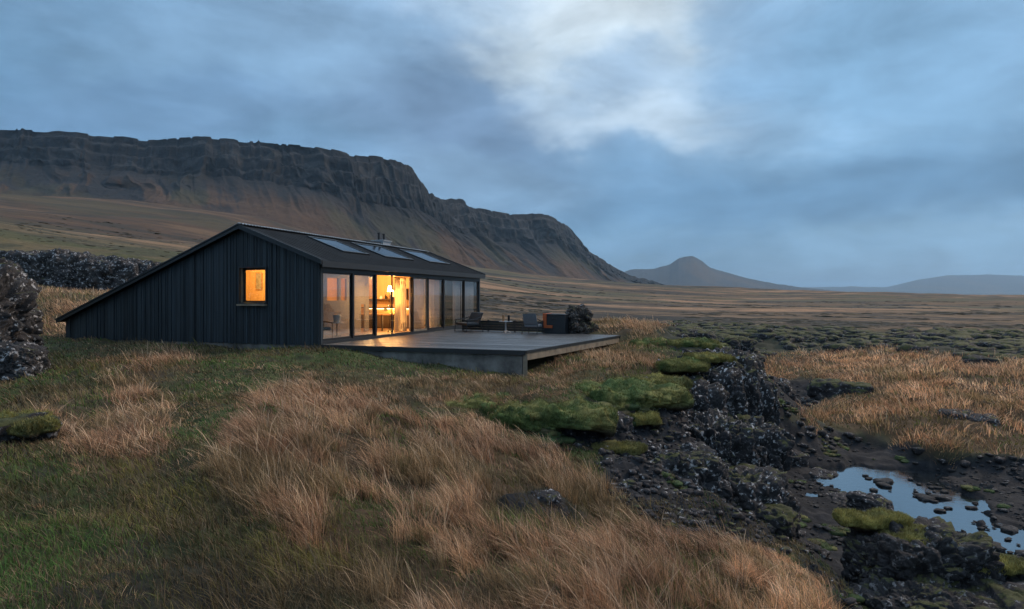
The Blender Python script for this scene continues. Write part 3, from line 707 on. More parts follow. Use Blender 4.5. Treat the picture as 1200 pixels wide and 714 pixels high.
    MB().box(-.15, -.05, g0 - .07, g1 + .07, z0 - .10, z0 - .047).build('sill', M['beam'], win)
    # glazed front: corner posts, mullions, rails and seven panes (one bay slid open)
    zt, zb_ = 2.42, .07
    cuts = [.10, 2.00, 3.58, 5.22, 6.66, 8.12, 9.80, 12.28, 14.22]
    MB().box(-.0, .10, -.03, .17, -.06, 2.42).build('corner_post', M['board'], H); MB().box(LEN - .16, LEN, -.02, .15, -.06, 2.42).build('corner_post', M['trim'], H)
    MB().box(.10, LEN - .16, -.01, .15, -.06, .07).build('threshold', M['trim'], H)
    for c in cuts[1:-1]:
        th = .11 if c in (2.00, 3.58, 9.80) else .07
        if c == 5.22: continue
        MB().box(c - th / 2, c + th / 2, -.012, .13, zb_, zt).build('mullion', M['dark'], H)
    for i, (a, b) in enumerate(zip(cuts[:-1], cuts[1:])):
        if i in (2, 3): continue                                   # the open bay
        a2 = a + .04 if i else a; b2 = b - .04
        rail = MB(); q = .05
        rail.box(a2, b2, .03, .08, zb_, zb_ + .08).box(a2, b2, .03, .08, zt - .06, zt).box(a2, a2 + q, .03, .08, zb_ + .08, zt - .06).box(b2 - q, b2, .03, .08, zb_ + .08, zt - .06)
        f = rail.build('glazed_door' if i in (4,) else 'window_frame', M['dark'] if i != 4 else M['beam'], H)
        MB().box(a2 + q, b2 - q, .05, .058, zb_ + .08, zt - .06).build('pane', M['glass'], f)
    # the sliding leaf parked behind the fifth pane, its handle showing
    s = MB().box(4.98, 5.04, .09, .13, zb_, zt).build('sliding_door_edge', M['dark'], H)
    # inside: ceiling lining, partitions and the lit bedroom behind the front window
    m = MB(); m.prism([(WT, .15, roof_z(.15) - .03), (WT, PEAK_W, PEAK_Z - .03), (WT, PEAK_W, PEAK_Z - .005), (WT, .15, roof_z(.15) - .005)], (LEN - 2 * WT, 0, 0))
    m.prism([(WT, PEAK_W, PEAK_Z - .03), (WT, 5.5, roof_z(5.5) - .03), (WT, 5.5, roof_z(5.5) - .005), (WT, PEAK_W, PEAK_Z - .005)], (LEN - 2 * WT, 0, 0))
    m.build('ceiling', M['warm'], H)
    MB().box(WT, LEN - WT, 5.5, 5.6, .07, roof_z(5.6) - .04).build('partition', M['warm'], H)
    def part_wall(La, Lb, w, holes, t=.08):                       # along the cabin, with openings (La, Lb, z0, z1)
        m = MB(); x = La; top = roof_z(w) - .04
        for (a, b, c, d) in holes:
            m.box(x, a, w, w + t, .07, top)
            if c > .08: m.box(a, b, w, w + t, .07, c)
            m.box(a, b, w, w + t, d, top); x = b
        m.box(x, Lb, w, w + t, .07, top); return m
    part_wall(WT, 6.35, 2.0, [(3.28, 4.05, 1.42, 2.32), (4.22, 4.62, 1.42, 2.32), (5.72, 6.05, .07, 1.25)]).build('partition', M['plaster'], H)
    mm = MB()                                                      # kitchen crosswall at 9.3
    mm.prism([(9.3, 1.35, .07), (9.3, 5.5, .07), (9.3, 5.5, roof_z(5.5) - .04), (9.3, PEAK_W, PEAK_Z - .04), (9.3, 1.35, roof_z(1.35) - .04)], (.1, 0, 0)); mm.build('partition', M['warm'], H)
    mm = MB(); mm.prism([(3.0, 2.09, .07), (3.0, 5.5, .07), (3.0, 5.5, roof_z(5.5) - .04), (3.0, PEAK_W, PEAK_Z - .04), (3.0, 2.09, roof_z(2.09) - .04)], (.08, 0, 0)); mm.build('partition', M['warm'], H)
    return H
CABIN = build_cabin()

# ---- things inside, each in cabin coordinates
def inside(name, L_, w, z, label, cat, rz=0., group=None):
    p = hw(L_, w, z); return empty(name, p, UA + rz, label, cat, group)
def warm_light(name, L_, w, z, e, parent=None, col=(1, .50, .16), size=.12):
    d = bpy.data.lights.new(name, 'POINT'); d.energy = e; d.color = col; d.shadow_soft_size = size
    o = bpy.data.objects.new(name, d); COL.objects.link(o); o.location = hw(L_, w, z)
    return o
def interior():
    # curtain hanging in the open bay, lamp just behind it
    t = inside('curtain', 5.62, .30, .07, 'pale curtain glowing beside the open glass door', 'curtain')
    V = []; Fc = []; n = 90
    for i in range(n):
        x = 1.0 * i / (n - 1); y = .05 * math.sin(x * 34) + .02 * math.sin(x * 71)
        for z in (0.02, 2.3): V.append((x, y * (1.15 if z < 1 else .7), z))
    for i in range(n - 1): Fc.append((2 * i, 2 * i + 2, 2 * i + 3, 2 * i + 1))
    m_c = M['curtain']; nt = m_c.node_tree
    o = new_mesh('cloth', V, Fc, m_c, t, True); sm = o.modifiers.new('solid', 'SOLIDIFY'); sm.thickness = .006
    MB().tube([(-.1, 0, 2.32), (1.1, 0, 2.32)], .015).build('rail', M['dark'], t)
    # floor lamp
    t = inside('floor_lamp', 6.0, .75, .07, 'bright lamp on a thin black stem behind the open door', 'lamp')
    MB().tube([(0, 0, 0), (0, 0, .02)], .14, 20).build('base', M['dark'], t); MB().tube([(0, 0, .02), (0, 0, 1.75)], .012).build('stem', M['dark'], t)
    sh = MB().tube([(0, 0, 1.72), (0, 0, 1.98)], [.13, .08], 20).build('lamp_shade', M['shade'], t, smooth=True)
    warm_light('lamp_light', 5.95, .62, 1.78, 150)
    # kitchen on the crosswall
    t = inside('kitchen_counter', 8.7, 1.5, .07, 'dark kitchen counter with a pale worktop and lit backsplash', 'counter')
    MB().box(0, .58, 0, 3.2, 0, .62).build('cabinet', M['cab'], t, .006); MB().box(-.03, .59, -.03, 3.22, .62, .66).build('worktop', M['wood'], t)
    for k in range(4): MB().box(-.02, -.003, .03 + k * .8, .77 + k * .8, .04, .58).build('cabinet_door', M['cab'], t, .004)
    t = inside('wall_shelf', 8.95, 1.45, 1.02, 'long dark shelf on the kitchen wall under the oven', 'shelf')
    MB().box(0, .34, 0, 2.6, 0, .05).build('board', M['cab'], t, .004)
    for y in (.3, 1.3, 2.3): MB().box(.02, .3, y, y + .03, -.12, -.001).build('bracket', M['dark'], t)
    t = inside('wall_shelf', 8.95, 1.45, 1.42, 'upper dark shelf on the kitchen wall carrying the oven', 'shelf')
    MB().box(0, .34, 0, 2.6, 0, .05).build('board', M['cab'], t, .004)
    t = inside('oven', 8.93, 1.62, 1.47, 'small dark framed oven with a glowing door on the shelf', 'oven')
    MB().box(0, .34, 0, .82, 0, .50).box(-.02, 0, 0, .82, 0, .10).box(-.02, 0, 0, .82, .40, .50).box(-.02, 0, 0, .12, .1, .4).box(-.02, 0, .70, .82, .1, .4).build('body', M['dark'], t)
    MB().box(-.012, -.002, .12, .70, .10, .40).build('oven_door', emit_mat('oven_glow', (1, .62, .22), .9), t)
    MB().tube([(-.045, .14, .36), (-.045, .68, .36)], .01).build('handle', M['zinc'], t)
    for k, (y, h, r_, mt, lb, ct) in enumerate(((2.55, .22, .05, 'dark', 'tall black bottle on the upper kitchen shelf', 'bottle'), (2.8, .15, .07, 'white', 'white jar at the end of the upper kitchen shelf', 'jar'))):
        o = MB().tube([(0, 0, 0), (0, 0, h * .6), (0, 0, h * .75), (0, 0, h)], [r_, r_, r_ * .5, r_ * .45], 14).build(ct, M[mt]); o.location = hw(9.1, y + .2, 1.47); tag(o, lb, ct)
    for k, (y, r_, h, mt, lb) in enumerate(((1.75, .09, .14, 'dark', 'squat black pot on the lower kitchen shelf'), (2.15, .06, .20, 'white', 'pale jug on the lower kitchen shelf'), (2.6, .08, .12, 'zinc', 'steel pot on the lower kitchen shelf'))):
        o = MB().tube([(0, 0, 0), (0, 0, h * .5), (0, 0, h)], [r_ * .9, r_, r_ * .8], 14).build(('cooking_pot', 'jug', 'cooking_pot')[k], M[mt]); o.location = hw(9.12, y, 1.07); tag(o, lb, ('pot', 'jug', 'pot')[k])
    # dining table, stool
    t = inside('dining_table', 7.1, 1.5, .07, 'oak dining table in front of the kitchen counter', 'table')
    MB().box(-.6, .6, -.1, 1.5, .70, .74).build('table_top', M['wood'], t, .004)
    for x in (-.54, .5):
        for y in (-.05, 1.41): MB().box(x, x + .05, y, y + .05, 0, .70).build('leg', M['dark'], t)
    t = inside('stool', 6.55, .95, .07, 'small dark stool beside the dining table', 'stool')
    MB().tube([(0, 0, .44), (0, 0, .48)], .17, 18).build('seat', M['cab'], t)
    for k in range(4):
        a = k * math.pi / 2 + .6; MB().tube([(.11 * math.cos(a), .11 * math.sin(a), .44), (.16 * math.cos(a), .16 * math.sin(a), 0)], .014).build('leg', M['dark'], t)
    # armchair behind the first pane
    t = inside('armchair', 1.30, .95, .07, 'grey cushioned armchair with an oak frame behind the first pane', 'armchair', -.5)
    MB().box(-.30, .30, -.30, .30, .30, .42).build('seat', M['cloth'], t, .03)
    MB().prism([(-.28, .28, .40), (.28, .28, .40), (.28, .42, .86), (-.28, .42, .86)], (0, .09, .02)).build('backrest', M['cloth'], t, .03)
    for s in (-1, 1):
        MB().tube([(s * .34, -.32, 0), (s * .34, -.30, .56)], .018).build('leg', M['wood'], t); MB().tube([(s * .34, .40, 0), (s * .34, .34, .60)], .018).build('leg', M['wood'], t)
        MB().tube([(s * .34, -.34, .56), (s * .34, .0, .585), (s * .34, .44, .60)], .024).build('armrest', M['wood'], t)
    t = inside('side_table', 2.75, 1.2, .07, 'little round side table behind the second pane', 'table')
    MB().tube([(0, 0, .50), (0, 0, .53)], .26, 24).build('table_top', M['white'], t); MB().tube([(0, 0, .02), (0, 0, .50)], .02).build('leg', M['dark'], t); MB().tube([(0, 0, 0), (0, 0, .02)], .16, 20).build('base', M['dark'], t)
    o = MB().tube([(0, 0, 0), (0, 0, .25), (0, 0, .30)], [.11, .16, .13], 18).build('table_lamp', M['white']); o.location = hw(2.75, 1.2, .60); tag(o, 'unlit pale drum lamp on the little round table', 'lamp')
    t = inside('bookcase', 13.6, 2.0, .07, 'tall dark bookcase by the farthest front panes', 'bookcase')
    MB().box(0, .35, 0, .03, 0, 1.75).box(0, .35, .87, .9, 0, 1.75).box(.32, .35, .03, .87, 0, 1.75).build('side_panel', M['cab'], t)
    for z in (0, .43, .86, 1.29, 1.72): MB().box(0, .32, .03, .87, z, z + .03).build('shelf', M['cab'], t)
    for (La, Lb, lb) in ((6.72, 8.06, 'sheer lilac curtain drawn behind the pane right of the open bay'), (8.2, 9.72, 'sheer curtain drawn behind the widest lit pane before the sofa'),
                         (11.35, 12.2, 'narrow pale curtain covering half of the last but one pane'), (12.36, 14.05, 'sheer pale curtain drawn behind the last pane')):
        t = inside('curtain', La, .22, .07, lb, 'curtain', group='sheer curtains behind the front panes')
        V = []; Fc = []; n = int((Lb - La) * 70)
        for i in range(n):
            x = (Lb - La) * i / (n - 1); y = .03 * math.sin(x * 42) + .012 * math.sin(x * 97 + 1)
            for z in (0.03, 2.3): V.append((x, y, z))
        for i in range(n - 1): Fc.append((2 * i, 2 * i + 2, 2 * i + 3, 2 * i + 1))
        o = new_mesh('cloth', V, Fc, M['sheer'], t, True); sm = o.modifiers.new('solid', 'SOLIDIFY'); sm.thickness = .004
        MB().tube([(-.05, 0, 2.32), (Lb - La + .05, 0, 2.32)], .012).build('rail', M['dark'], t)
    t = inside('wall_mirror', 2.985, 4.85, 1.85, 'narrow framed mirror on the amber wall seen through the gable window', 'mirror')
    MB().box(-.03, -.002, 0, .32, 0, .7).build('frame', M['wood'], t); MB().box(-.036, -.031, .04, .28, .04, .66).build('glass', M['zinc'], t)
    # lamps that light the rooms
    for nm, L_, w, lb, zz in (('pendant_lamp', 1.7, 4.2, 'pendant lamp lighting the room behind the gable window', 2.75), ('pendant_lamp', 4.6, 3.6, 'pendant lamp behind the partition with two openings', 2.6), ('pendant_lamp', 7.5, 2.6, 'pendant lamp over the dining table', 2.45)):
        t = inside(nm, L_, w, zz, lb, 'lamp'); top = roof_z(w) - .04
        MB().tube([(0, 0, .16), (0, 0, top - zz)], .006).build('cord', M['dark'], t)
        MB().tube([(0, 0, .0), (0, 0, .06), (0, 0, .16)], [.16, .13, .03], 20).build('lamp_shade', M['dark'], t)
        MB().tube([(0, 0, .0), (0, 0, .05)], [.03, .05], 12).build('bulb', M['shade'], t)
    warm_light('lamp_light', 1.7, 4.2, 2.62, 260, col=(1, .52, .13)); warm_light('lamp_light', 4.6, 3.6, 2.45, 170); warm_light('lamp_light', 7.5, 2.6, 2.3, 190)
    t = inside('fill_lamp', 14.1, 2.6, 1.7, 'added fill lamp in the far room brightening the last panes', 'lamp')  # invented lamp, added to brighten the dark far panes
    MB().box(.0, .12, -.06, .06, -.03, .03).build('bracket', M['dark'], t); MB().tube([(-.06, 0, -.08), (-.06, 0, .12)], [.09, .06], 16).build('lamp_shade', M['shade'], t)
    warm_light('lamp_light', 13.9, 2.5, 1.75, 60, col=(1, .66, .42))  # added fill light of the far room
    t = inside('fill_lantern', 8.45, .95, .07, 'added floor light giving a low glow behind the drawn curtains', 'fill_lantern')  # invented source, added for the orange glow low in the curtains
    MB().tube([(0, 0, 0), (0, 0, .03)], .11, 16).build('base', M['dark'], t); MB().tube([(0, 0, .33), (0, 0, .36), (0, 0, .42)], [.11, .10, .02], 16).build('cap', M['dark'], t); MB().tube([(0, 0, .03), (0, 0, .33)], .085, 16).build('lamp_shade', M['shade'], t)
    warm_light('lamp_light', 8.45, .75, .55, 40, col=(1, .42, .12))  # added warm fill behind the sheer curtains
    # strip under the shelf washing the backsplash
    t = inside('strip_lamp', 9.22, 1.6, .985, 'warm strip lamp under the lower kitchen shelf', 'lamp'); MB().box(0, .04, 0, 2.2, 0, .02).build('tube', M['shade'], t)
    warm_light('lamp_light', 9.05, 2.4, .93, 16, col=(1, .62, .12), size=.05)
interior()

# ------------------------------------------------------------------ deck
def wpx(px, py, Y): return Vector(((px - CX) / F * Y, Y, (HY - py) / F * Y))
DZ = -1.60
def build_deck():
    a = hw(.0, -.03); b = hw(10.9, -.03)
    poly = [Vector((a.x, a.y)), Vector((.40, 19.30)), Vector((4.5, 27.0)), Vector((b.x, b.y))]
    d = -Wv; n = Uv
    D_ = empty('deck', (a.x, a.y, DZ), 0, 'low weathered board deck on a concrete wall in front of the glass', 'deck')
    o2 = Vector((a.x, a.y))
    pl = [((p - o2).dot(d), (p - o2).dot(n)) for p in poly]                  # (along board, across)
    # boards run along d, clipped to the outline
    m = MB(); y = min(p[1] for p in pl); ymax = max(p[1] for p in pl); bw = .145
    def span(yy):
        xs = []
        for i in range(4):
            (x0, y0), (x1, y1) = pl[i], pl[(i + 1) % 4]
            if (y0 - yy) * (y1 - yy) < 0: xs.append(x0 + (x1 - x0) * (yy - y0) / (y1 - y0))
        return (min(xs), max(xs)) if len(xs) >= 2 else None
    def w3(x, yy, z): q = d * x + n * yy; return (q.x, q.y, z)
    rr = random.Random(5)
    while y < ymax - .01:
        y1 = min(y + bw - .014, ymax - .003); s0, s1 = span(y + .002), span(y1 - .002)
        if s0 and s1:
            xs = [0] + sorted(rr.uniform(.15, .85) for _ in range(rr.choice((0, 1, 1)))) + [1]
            for k in range(len(xs) - 1):
                fa, fb = xs[k], xs[k + 1] - (.001 if k < len(xs) - 2 else 0); dz = rr.uniform(-.003, .003)
                f = lambda s, t: s[0] + (s[1] - s[0]) * t
                m.prism([w3(f(s0, fa), y, -.035 + dz), w3(f(s0, fb), y, -.035 + dz), w3(f(s1, fb), y1, -.035 + dz), w3(f(s1, fa), y1, -.035 + dz)], (0, 0, .035))
        y += bw
    m.build('deck_board', M['deck'], D_)
    # edge trim, beam under the right edge, concrete wall under the near edge, end post
    P3 = lambda i, z: Vector((poly[i].x - a.x, poly[i].y - a.y, z))
    def strip(i, j, z0, z1, off, t, name, mt, s0=0., s1=1.):
        e = (P3(j, 0) - P3(i, 0)); nn = Vector((e.y, -e.x, 0)).normalized(); p = P3(i, 0) + e * s0; q = P3(i, 0) + e * s1
        base = [p + nn * off, q + nn * off, q + nn * (off + t), p + nn * (off + t)]
        return MB().prism([v + Vector((0, 0, z0)) for v in base], (0, 0, z1 - z0)).build(name, M[mt], D_)
    strip(0, 1, -.14, -.002, .004, .03, 'edge_trim', 'trim'); strip(1, 2, -.075, -.002, .004, .03, 'edge_trim', 'trim'); strip(2, 3, -.14, -.002, .004, .03, 'edge_trim', 'trim')
    strip(1, 2, -.30, -.08, -.10, .10, 'beam', 'beam', .01, .985)
    strip(0, 1, -1.3, -.145, -.26, .22, 'foundation_wall', 'concrete', .03, .985)
    p = P3(1, 0); MB().box(p.x - .07, p.x + .06, p.y + .02, p.y + .15, -1.1, -.085).build('post', M['beam'], D_)
    p = P3(2, 0); MB().box(p.x - .22, p.x - .1, p.y - .22, p.y - .1, -1.0, -.31).build('post', M['beam'], D_)
    p = (P3(1, 0) + P3(2, 0)) / 2; MB().box(p.x - .22, p.x - .1, p.y - .1, p.y + .02, -1.1, -.31).build('post', M['beam'], D_)
    for k in range(9):                       # joists under the boards
        s = span(.5 + k * .95)
        if s: m = MB().prism([w3(s[0] + .1, .5 + k * .95, -.20), w3(s[1] - .2, .5 + k * .95, -.20), w3(s[1] - .2, .56 + k * .95, -.20), w3(s[0] + .1, .56 + k * .95, -.20)], (0, 0, .158)); m.build('joist', M['beam'], D_)
build_deck()

def deck_things():
    # low windbreak along the far edge
    p0, p1 = Vector((-2.4, 31.0, DZ)), Vector((1.55, 28.75, DZ)); e = p1 - p0; ang = math.atan2(e.y, e.x)
    t = empty('low_windbreak', p0, ang, 'low black board windbreak along the far edge of the deck', 'windbreak')
    m = MB()
    for k in range(4): m.box(0, e.length, 0, .03, .04 + k * .115, .145 + k * .115)
    m.build('board', M['trim'], t)
    for k in range(4): MB().box(k * e.length / 3.2, k * e.length / 3.2 + .07, .035, .10, 0, .52).build('post', M['trim'], t)
    # storage bench with an orange blanket over its end
    q = Vector((1.40, 28.35, DZ)); t = empty('storage_chest', q, ang, 'tall black storage chest at the far corner of the deck', 'chest')
    MB().box(0, 1.0, 0, .6, 0, .80).build('body', M['trim'], t, .01); MB().box(-.02, 1.02, -.02, .62, .802, .85).build('lid', M['trim'], t, .008); MB().box(.4, .6, -.035, -.005, .62, .66).build('handle', M['dark'], t)
    bl = MB().box(-.045, .13, -.045, .0, .24, .87).box(.13, .42, -.045, -.003, .24, .36).box(-.045, .13, -.045, .55, .855, .875)
    o = bl.build('blanket', M['orange']); o.location = q; o.rotation_euler = (0, 0, ang); tag(o, 'orange blanket hanging over the black storage chest', 'blanket')
    bv = o.modifiers.new('b', 'BEVEL'); bv.width = .008
    # lounge sofa in front of the last panes
    def frame_chair(name, loc, rz, label, wd, cloth, cat, legmat='dark'):
        t = empty(name, loc, rz, label, cat)
        MB().box(-wd / 2, wd / 2, -.32, .30, .30, .42).build('seat', M[cloth], t, .03)
        MB().prism([(-wd / 2, .26, .40), (wd / 2, .26, .40), (wd / 2, .46, .86), (-wd / 2, .46, .86)], (0, .08, .03)).build('backrest', M[cloth], t, .03)
        for s in (-1, 1):
            x = s * (wd / 2 + .03)
            MB().tube([(x, -.36, 0), (x, -.30, .54)], .018).build('leg', M[legmat], t); MB().tube([(x, .48, 0), (x, .30, .56)], .018).build('leg', M[legmat], t)
            MB().tube([(x, -.34, .54), (x, .05, .57), (x, .40, .66)], .022).build('armrest', M[legmat], t)
        return t
    frame_chair('garden_sofa', (-2.05, 29.9, DZ), R(-62), 'dark low garden sofa by the last panes of the cabin', 1.25, 'trim', 'sofa', 'dark')
    t = frame_chair('garden_chair', (.92, 28.1, DZ), R(158), 'grey blue garden chair with its back turned to the camera', .62, 'cloth', 'chair')
    # small stand-up table with two mugs
    t = empty('bistro_table', (-.28, 28.6, DZ), 0, 'small grey bistro table on the deck left of the grey blue chair', 'table')
    MB().tube([(0, 0, .50), (0, 0, .53)], .30, 24).build('table_top', M['zinc'], t); MB().tube([(0, 0, .02), (0, 0, .50)], .035).build('leg', M['zinc'], t)
    for k in range(3):
        a = k * 2.094 + .5; MB().tube([(0, 0, .14), (.24 * math.cos(a), .24 * math.sin(a), 0)], .02).build('foot', M['zinc'], t)
    for k, (x, mt, lb) in enumerate(((-.10, 'wood', 'left tall wooden tumbler on the bistro table'), (.14, 'dark', 'right tall dark tumbler on the bistro table'))):
        o = MB().tube([(0, 0, 0), (0, 0, .26)], [.045, .055], 14).build('tumbler', M[mt]); o.location = (-.28 + x, 28.58, DZ + .53); tag(o, lb, 'tumbler')
deck_things()

# ------------------------------------------------------------------ rocks
def ico(n):
    bm = bmesh.new(); bmesh.ops.create_icosphere(bm, subdivisions=n, radius=1); V = np.array([v.co[:] for v in bm.verts]); Fc = np.array([[v.index for v in f.verts] for f in bm.faces]); bm.free(); return V, Fc
ICO = {n: ico(n) for n in (1, 2, 3, 4, 5, 6, 7)}
def rock_verts(n, size, seed, box=.5, rough=.25, cell=2.2, cellamp=.18, zs=1.):
    V = ICO[n][0]; p = V / (np.sum(np.abs(V) ** (2 + 6 * box), 1) ** (1 / (2 + 6 * box)))[:, None]
    s = np.array(size, float); q = p * s; k = 1 / max(s)
    u = q * k * cell * np.array((1, 1, zs)) + seed * 7.13
    f1, val, edge = cells(u[:, 0], u[:, 1], u[:, 2], seed)
    dd = rough * fbm(u[:, 0] * .7, u[:, 1] * .7, u[:, 2] * .7, o=5, s=seed, g=.55) + cellamp * (val - .5) * 1.4 - cellamp * (1 - sstep(0, .22, edge)) * .8
    if n >= 6:
        g1, v2, e2 = cells(u[:, 0] * 2.7, u[:, 1] * 2.7, u[:, 2] * 3.2, seed + 3); g3, v3, e3 = cells(u[:, 0] * 6.5, u[:, 1] * 6.5, u[:, 2] * 6.5, seed + 5)
        dd = dd + cellamp * (.42 * (v2 - .5) - .30 * (1 - sstep(0, .2, e2)) + .16 * (v3 - .5) - .12 * (1 - sstep(0, .25, e3)))
    return q + V * dd[:, None] * (s.min() * .8 + .2 * s.mean())
def place_rock(name, loc, size, seed, label, cat, mt, n=5, rz=0., group=None, **k):
    V = rock_verts(n, size, seed, **k); c, s = math.cos(rz), math.sin(rz)
    V = V @ np.array([[c, s, 0], [-s, c, 0], [0, 0, 1]])
    Fc = ICO[n][1]; o = np_mesh(name, V, Fc.ravel(), np.full(len(Fc), 3), M[mt], smooth=True); o.location = loc
    return tag(o, label, cat, group)
def merge_rocks(name, items, mt, kind=None):
    """items: (x, y, z, sx, sy, sz, rz, seed, n) merged into one mesh"""
    lib = {}
    Vs, Fs, off = [], [], 0
    for (x, y, z, sx, sy, sz, rz, sd_, n) in items:
        key = (n, sd_ % 14)
        if key not in lib: lib[key] = rock_verts(n, (1, .85, .7), sd_ % 14 + 1, box=.45, rough=.35, cell=1.6, cellamp=.3)
        V = lib[key] * (sx, sy, sz); c, s = math.cos(rz), math.sin(rz)
        Vs.append(np.stack([V[:, 0] * c - V[:, 1] * s + x, V[:, 0] * s + V[:, 1] * c + y, V[:, 2] + z], 1)); Fs.append(ICO[n][1] + off); off += len(V)
    V = np.concatenate(Vs); Fc = np.concatenate(Fs)
    return np_mesh(name, V, Fc.ravel(), np.full(len(Fc), 3), M[mt], smooth=False)
def outcrop(name, main, label, cat, mt, scatter=(), seed=1):
    """a crag: big displaced bodies plus blocks broken out of it, joined in one mesh"""
    Vs, Fs, off = [], [], 0
    for i, (x, y, z, sx, sy, sz, rz, n, kw) in enumerate(main):
        V = rock_verts(n, (sx, sy, sz), seed + i, **kw); c, s = math.cos(rz), math.sin(rz)
        Vs.append(np.stack([V[:, 0] * c - V[:, 1] * s + x, V[:, 0] * s + V[:, 1] * c + y, V[:, 2] + z], 1)); Fs.append(ICO[n][1] + off); off += len(V)
    for (x, y, z, sx, sy, sz, rz, sd_, n) in scatter:
        V = rock_verts(n, (sx, sy, sz), sd_ % 9 + 1, box=.4, rough=.35, cell=1.6, cellamp=.3); c, s = math.cos(rz), math.sin(rz)
        Vs.append(np.stack([V[:, 0] * c - V[:, 1] * s + x, V[:, 0] * s + V[:, 1] * c + y, V[:, 2] + z], 1)); Fs.append(ICO[n][1] + off); off += len(V)
    V = np.concatenate(Vs); Fc = np.concatenate(Fs)
    o = np_mesh(name, V, Fc.ravel(), np.full(len(Fc), 3), M[mt], smooth=False); o.data.polygons.foreach_set('use_smooth', [True] * len(o.data.polygons))
    return tag(o, label, cat)
KW = dict(box=.6, rough=.40, cell=3.4, cellamp=.085)
KM = dict(box=.05, rough=.6, cell=3.4, cellamp=.12)
KC = dict(box=.65, rough=.40, cell=3.6, cellamp=.11, zs=.5)
def gz(x, y): return float(ground(np.array([float(x)]), np.array([float(y)]))[0])
def surf_blocks(c, s, n, rz, k, size, seed, zmin=-.9):
    """blocks sitting in the surface of an ellipsoid body"""
    r_ = random.Random(seed); out = []
    for _ in range(k):
        a = r_.uniform(0, 6.28); zz = r_.uniform(zmin, .95); q = (1 - abs(zz) ** 3) ** (1 / 3)
        x, y = q * math.cos(a) * s[0], q * math.sin(a) * s[1]; cc, ss = math.cos(rz), math.sin(rz); f = r_.uniform(.5, 1.3) * size
        out.append((c[0] + x * cc - y * ss, c[1] + x * ss + y * cc, c[2] + zz * s[2], f, f * r_.uniform(.6, 1), f * r_.uniform(.5, .9), r_.uniform(0, 6.28), r_.randrange(99), 2))
    return out
def rocks():
    # left crag, near
    main = [(-16.3, 18.8, -.75, 1.75, 1.9, 1.75, .3, 7, KW), (-14.1, 17.9, -1.85, 1.05, .8, .5, .2, 7, KW), (-19.2, 19.5, -.3, 2.4, 2.0, 1.9, -.2, 6, KW), (-16.2, 19.4, .35, 1.1, 1.1, .75, .5, 7, KW), (-15.2, 18.2, -1.3, .8, .8, .8, .9, 6, KW)]
    sc_ = surf_blocks((-16.3, 18.8, -.75), (1.6, 1.75, 1.6), 0, .3, 60, .22, 1) + surf_blocks((-14.1, 17.9, -1.85), (1.0, .75, .45), 0, 0, 26, .15, 2)
    outcrop('lava_crag', main, 'tall dark lava crag with white lichen spots at the left edge', 'crag', 'rocklichen', sc_, 5)
    # long lava wall behind the cabin
    main = []; sc_ = []; pts = [(22, 42.5, 338, 2.4), (60, 41.5, 338, 2.0), (95, 41, 336, 1.7), (130, 41, 334, 1.5), (165, 42, 333, 1.45), (205, 43, 331, 1.25), (-15, 43, 338, 2.5)]
    for i, (px, Y, by, h) in enumerate(pts):
        X = (px - CX) / F * Y; topz = (HY - (297 if px < 60 else 297 + (px - 60) * .08)) / F * Y
        main.append((X, Y, topz - 1.5, 1.7, 1.1, 1.5, .1 * i, 6, KW)); sc_ += surf_blocks((X, Y, topz - 1.5), (1.6, 1.0, 1.45), 0, .1 * i, 30, .20, 20 + i, -.6)
    outcrop('lava_wall', main, 'long lichen spotted lava wall on the slope behind the cabin', 'rock wall', 'rocklichen', sc_, 15)
    # promontory of the cliff beside the gully
    main = [(6.9, 21.6, -3.85, 1.3, 1.5, 1.95, -.25, 7, KC), (5.6, 20.2, -3.75, 1.3, 1.3, 1.55, .2, 7, KC), (7.75, 23.4, -4.2, 1.15, 1.5, 2.05, .1, 7, KC), (4.3, 18.2, -3.62, 1.25, 1.2, 1.2, .3, 7, KC), (7.4, 20.7, -5.1, .9, .9, .8, .3, 6, KW), (3.0, 16.4, -3.25, 1.2, .8, .8, .2, 7, KW), (1.6, 14.7, -3.0, 1.0, .6, .45, .1, 6, KW), (4.9, 16.6, -4.15, 1.1, 1.0, 1.0, .4, 7, KC), (6.3, 18.3, -4.7, 1.1, 1.1, 1.25, .1, 7, KC), (5.3, 14.8, -4.75, .95, .8, .75, .6, 6, KW), (3.4, 14.0, -3.95, 1.1, .8, .62, .2, 7, KW)]
    sc_ = surf_blocks((6.75, 21.6, -4.05), (1.1, 1.4, 1.6), 0, -.25, 60, .13, 31) + surf_blocks((5.6, 20.2, -3.95), (1.2, 1.2, 1.25), 0, .2, 50, .12, 32) + surf_blocks((4.5, 18.2, -3.85), (1.15, 1.15, 1.1), 0, .3, 45, .11, 33)
    outcrop('lava_cliff', main, 'steep dark lava cliff standing over the gully in mid picture', 'cliff', 'cliffrock', sc_, 31)
    # low mossy outcrop at the lower right
    main = [(7.3, 11.7, -4.95, 1.15, .75, .72, .1, 7, KW), (9.2, 11.7, -5.5, 1.2, .8, .62, -.3, 7, KW), (8.5, 10.5, -5.5, 2.3, .9, .60, .0, 7, KW), (11.0, 11.4, -5.65, 1.2, .9, .5, .3, 6, KW), (6.6, 10.7, -5.4, .9, .7, .6, .3, 7, KW)]
    sc_ = surf_blocks((7.3, 11.7, -4.95), (1.1, .7, .66), 0, .1, 30, .09, 41, -.5) + surf_blocks((9.2, 11.7, -5.5), (1.1, .75, .58), 0, -.3, 30, .09, 42, -.5) + surf_blocks((8.5, 10.5, -5.5), (2.1, .85, .56), 0, 0, 40, .10, 43, -.5)
    outcrop('mossy_outcrop', main, 'low black outcrop topped with moss between pond and lower right corner', 'outcrop', 'rockdark', sc_, 45)
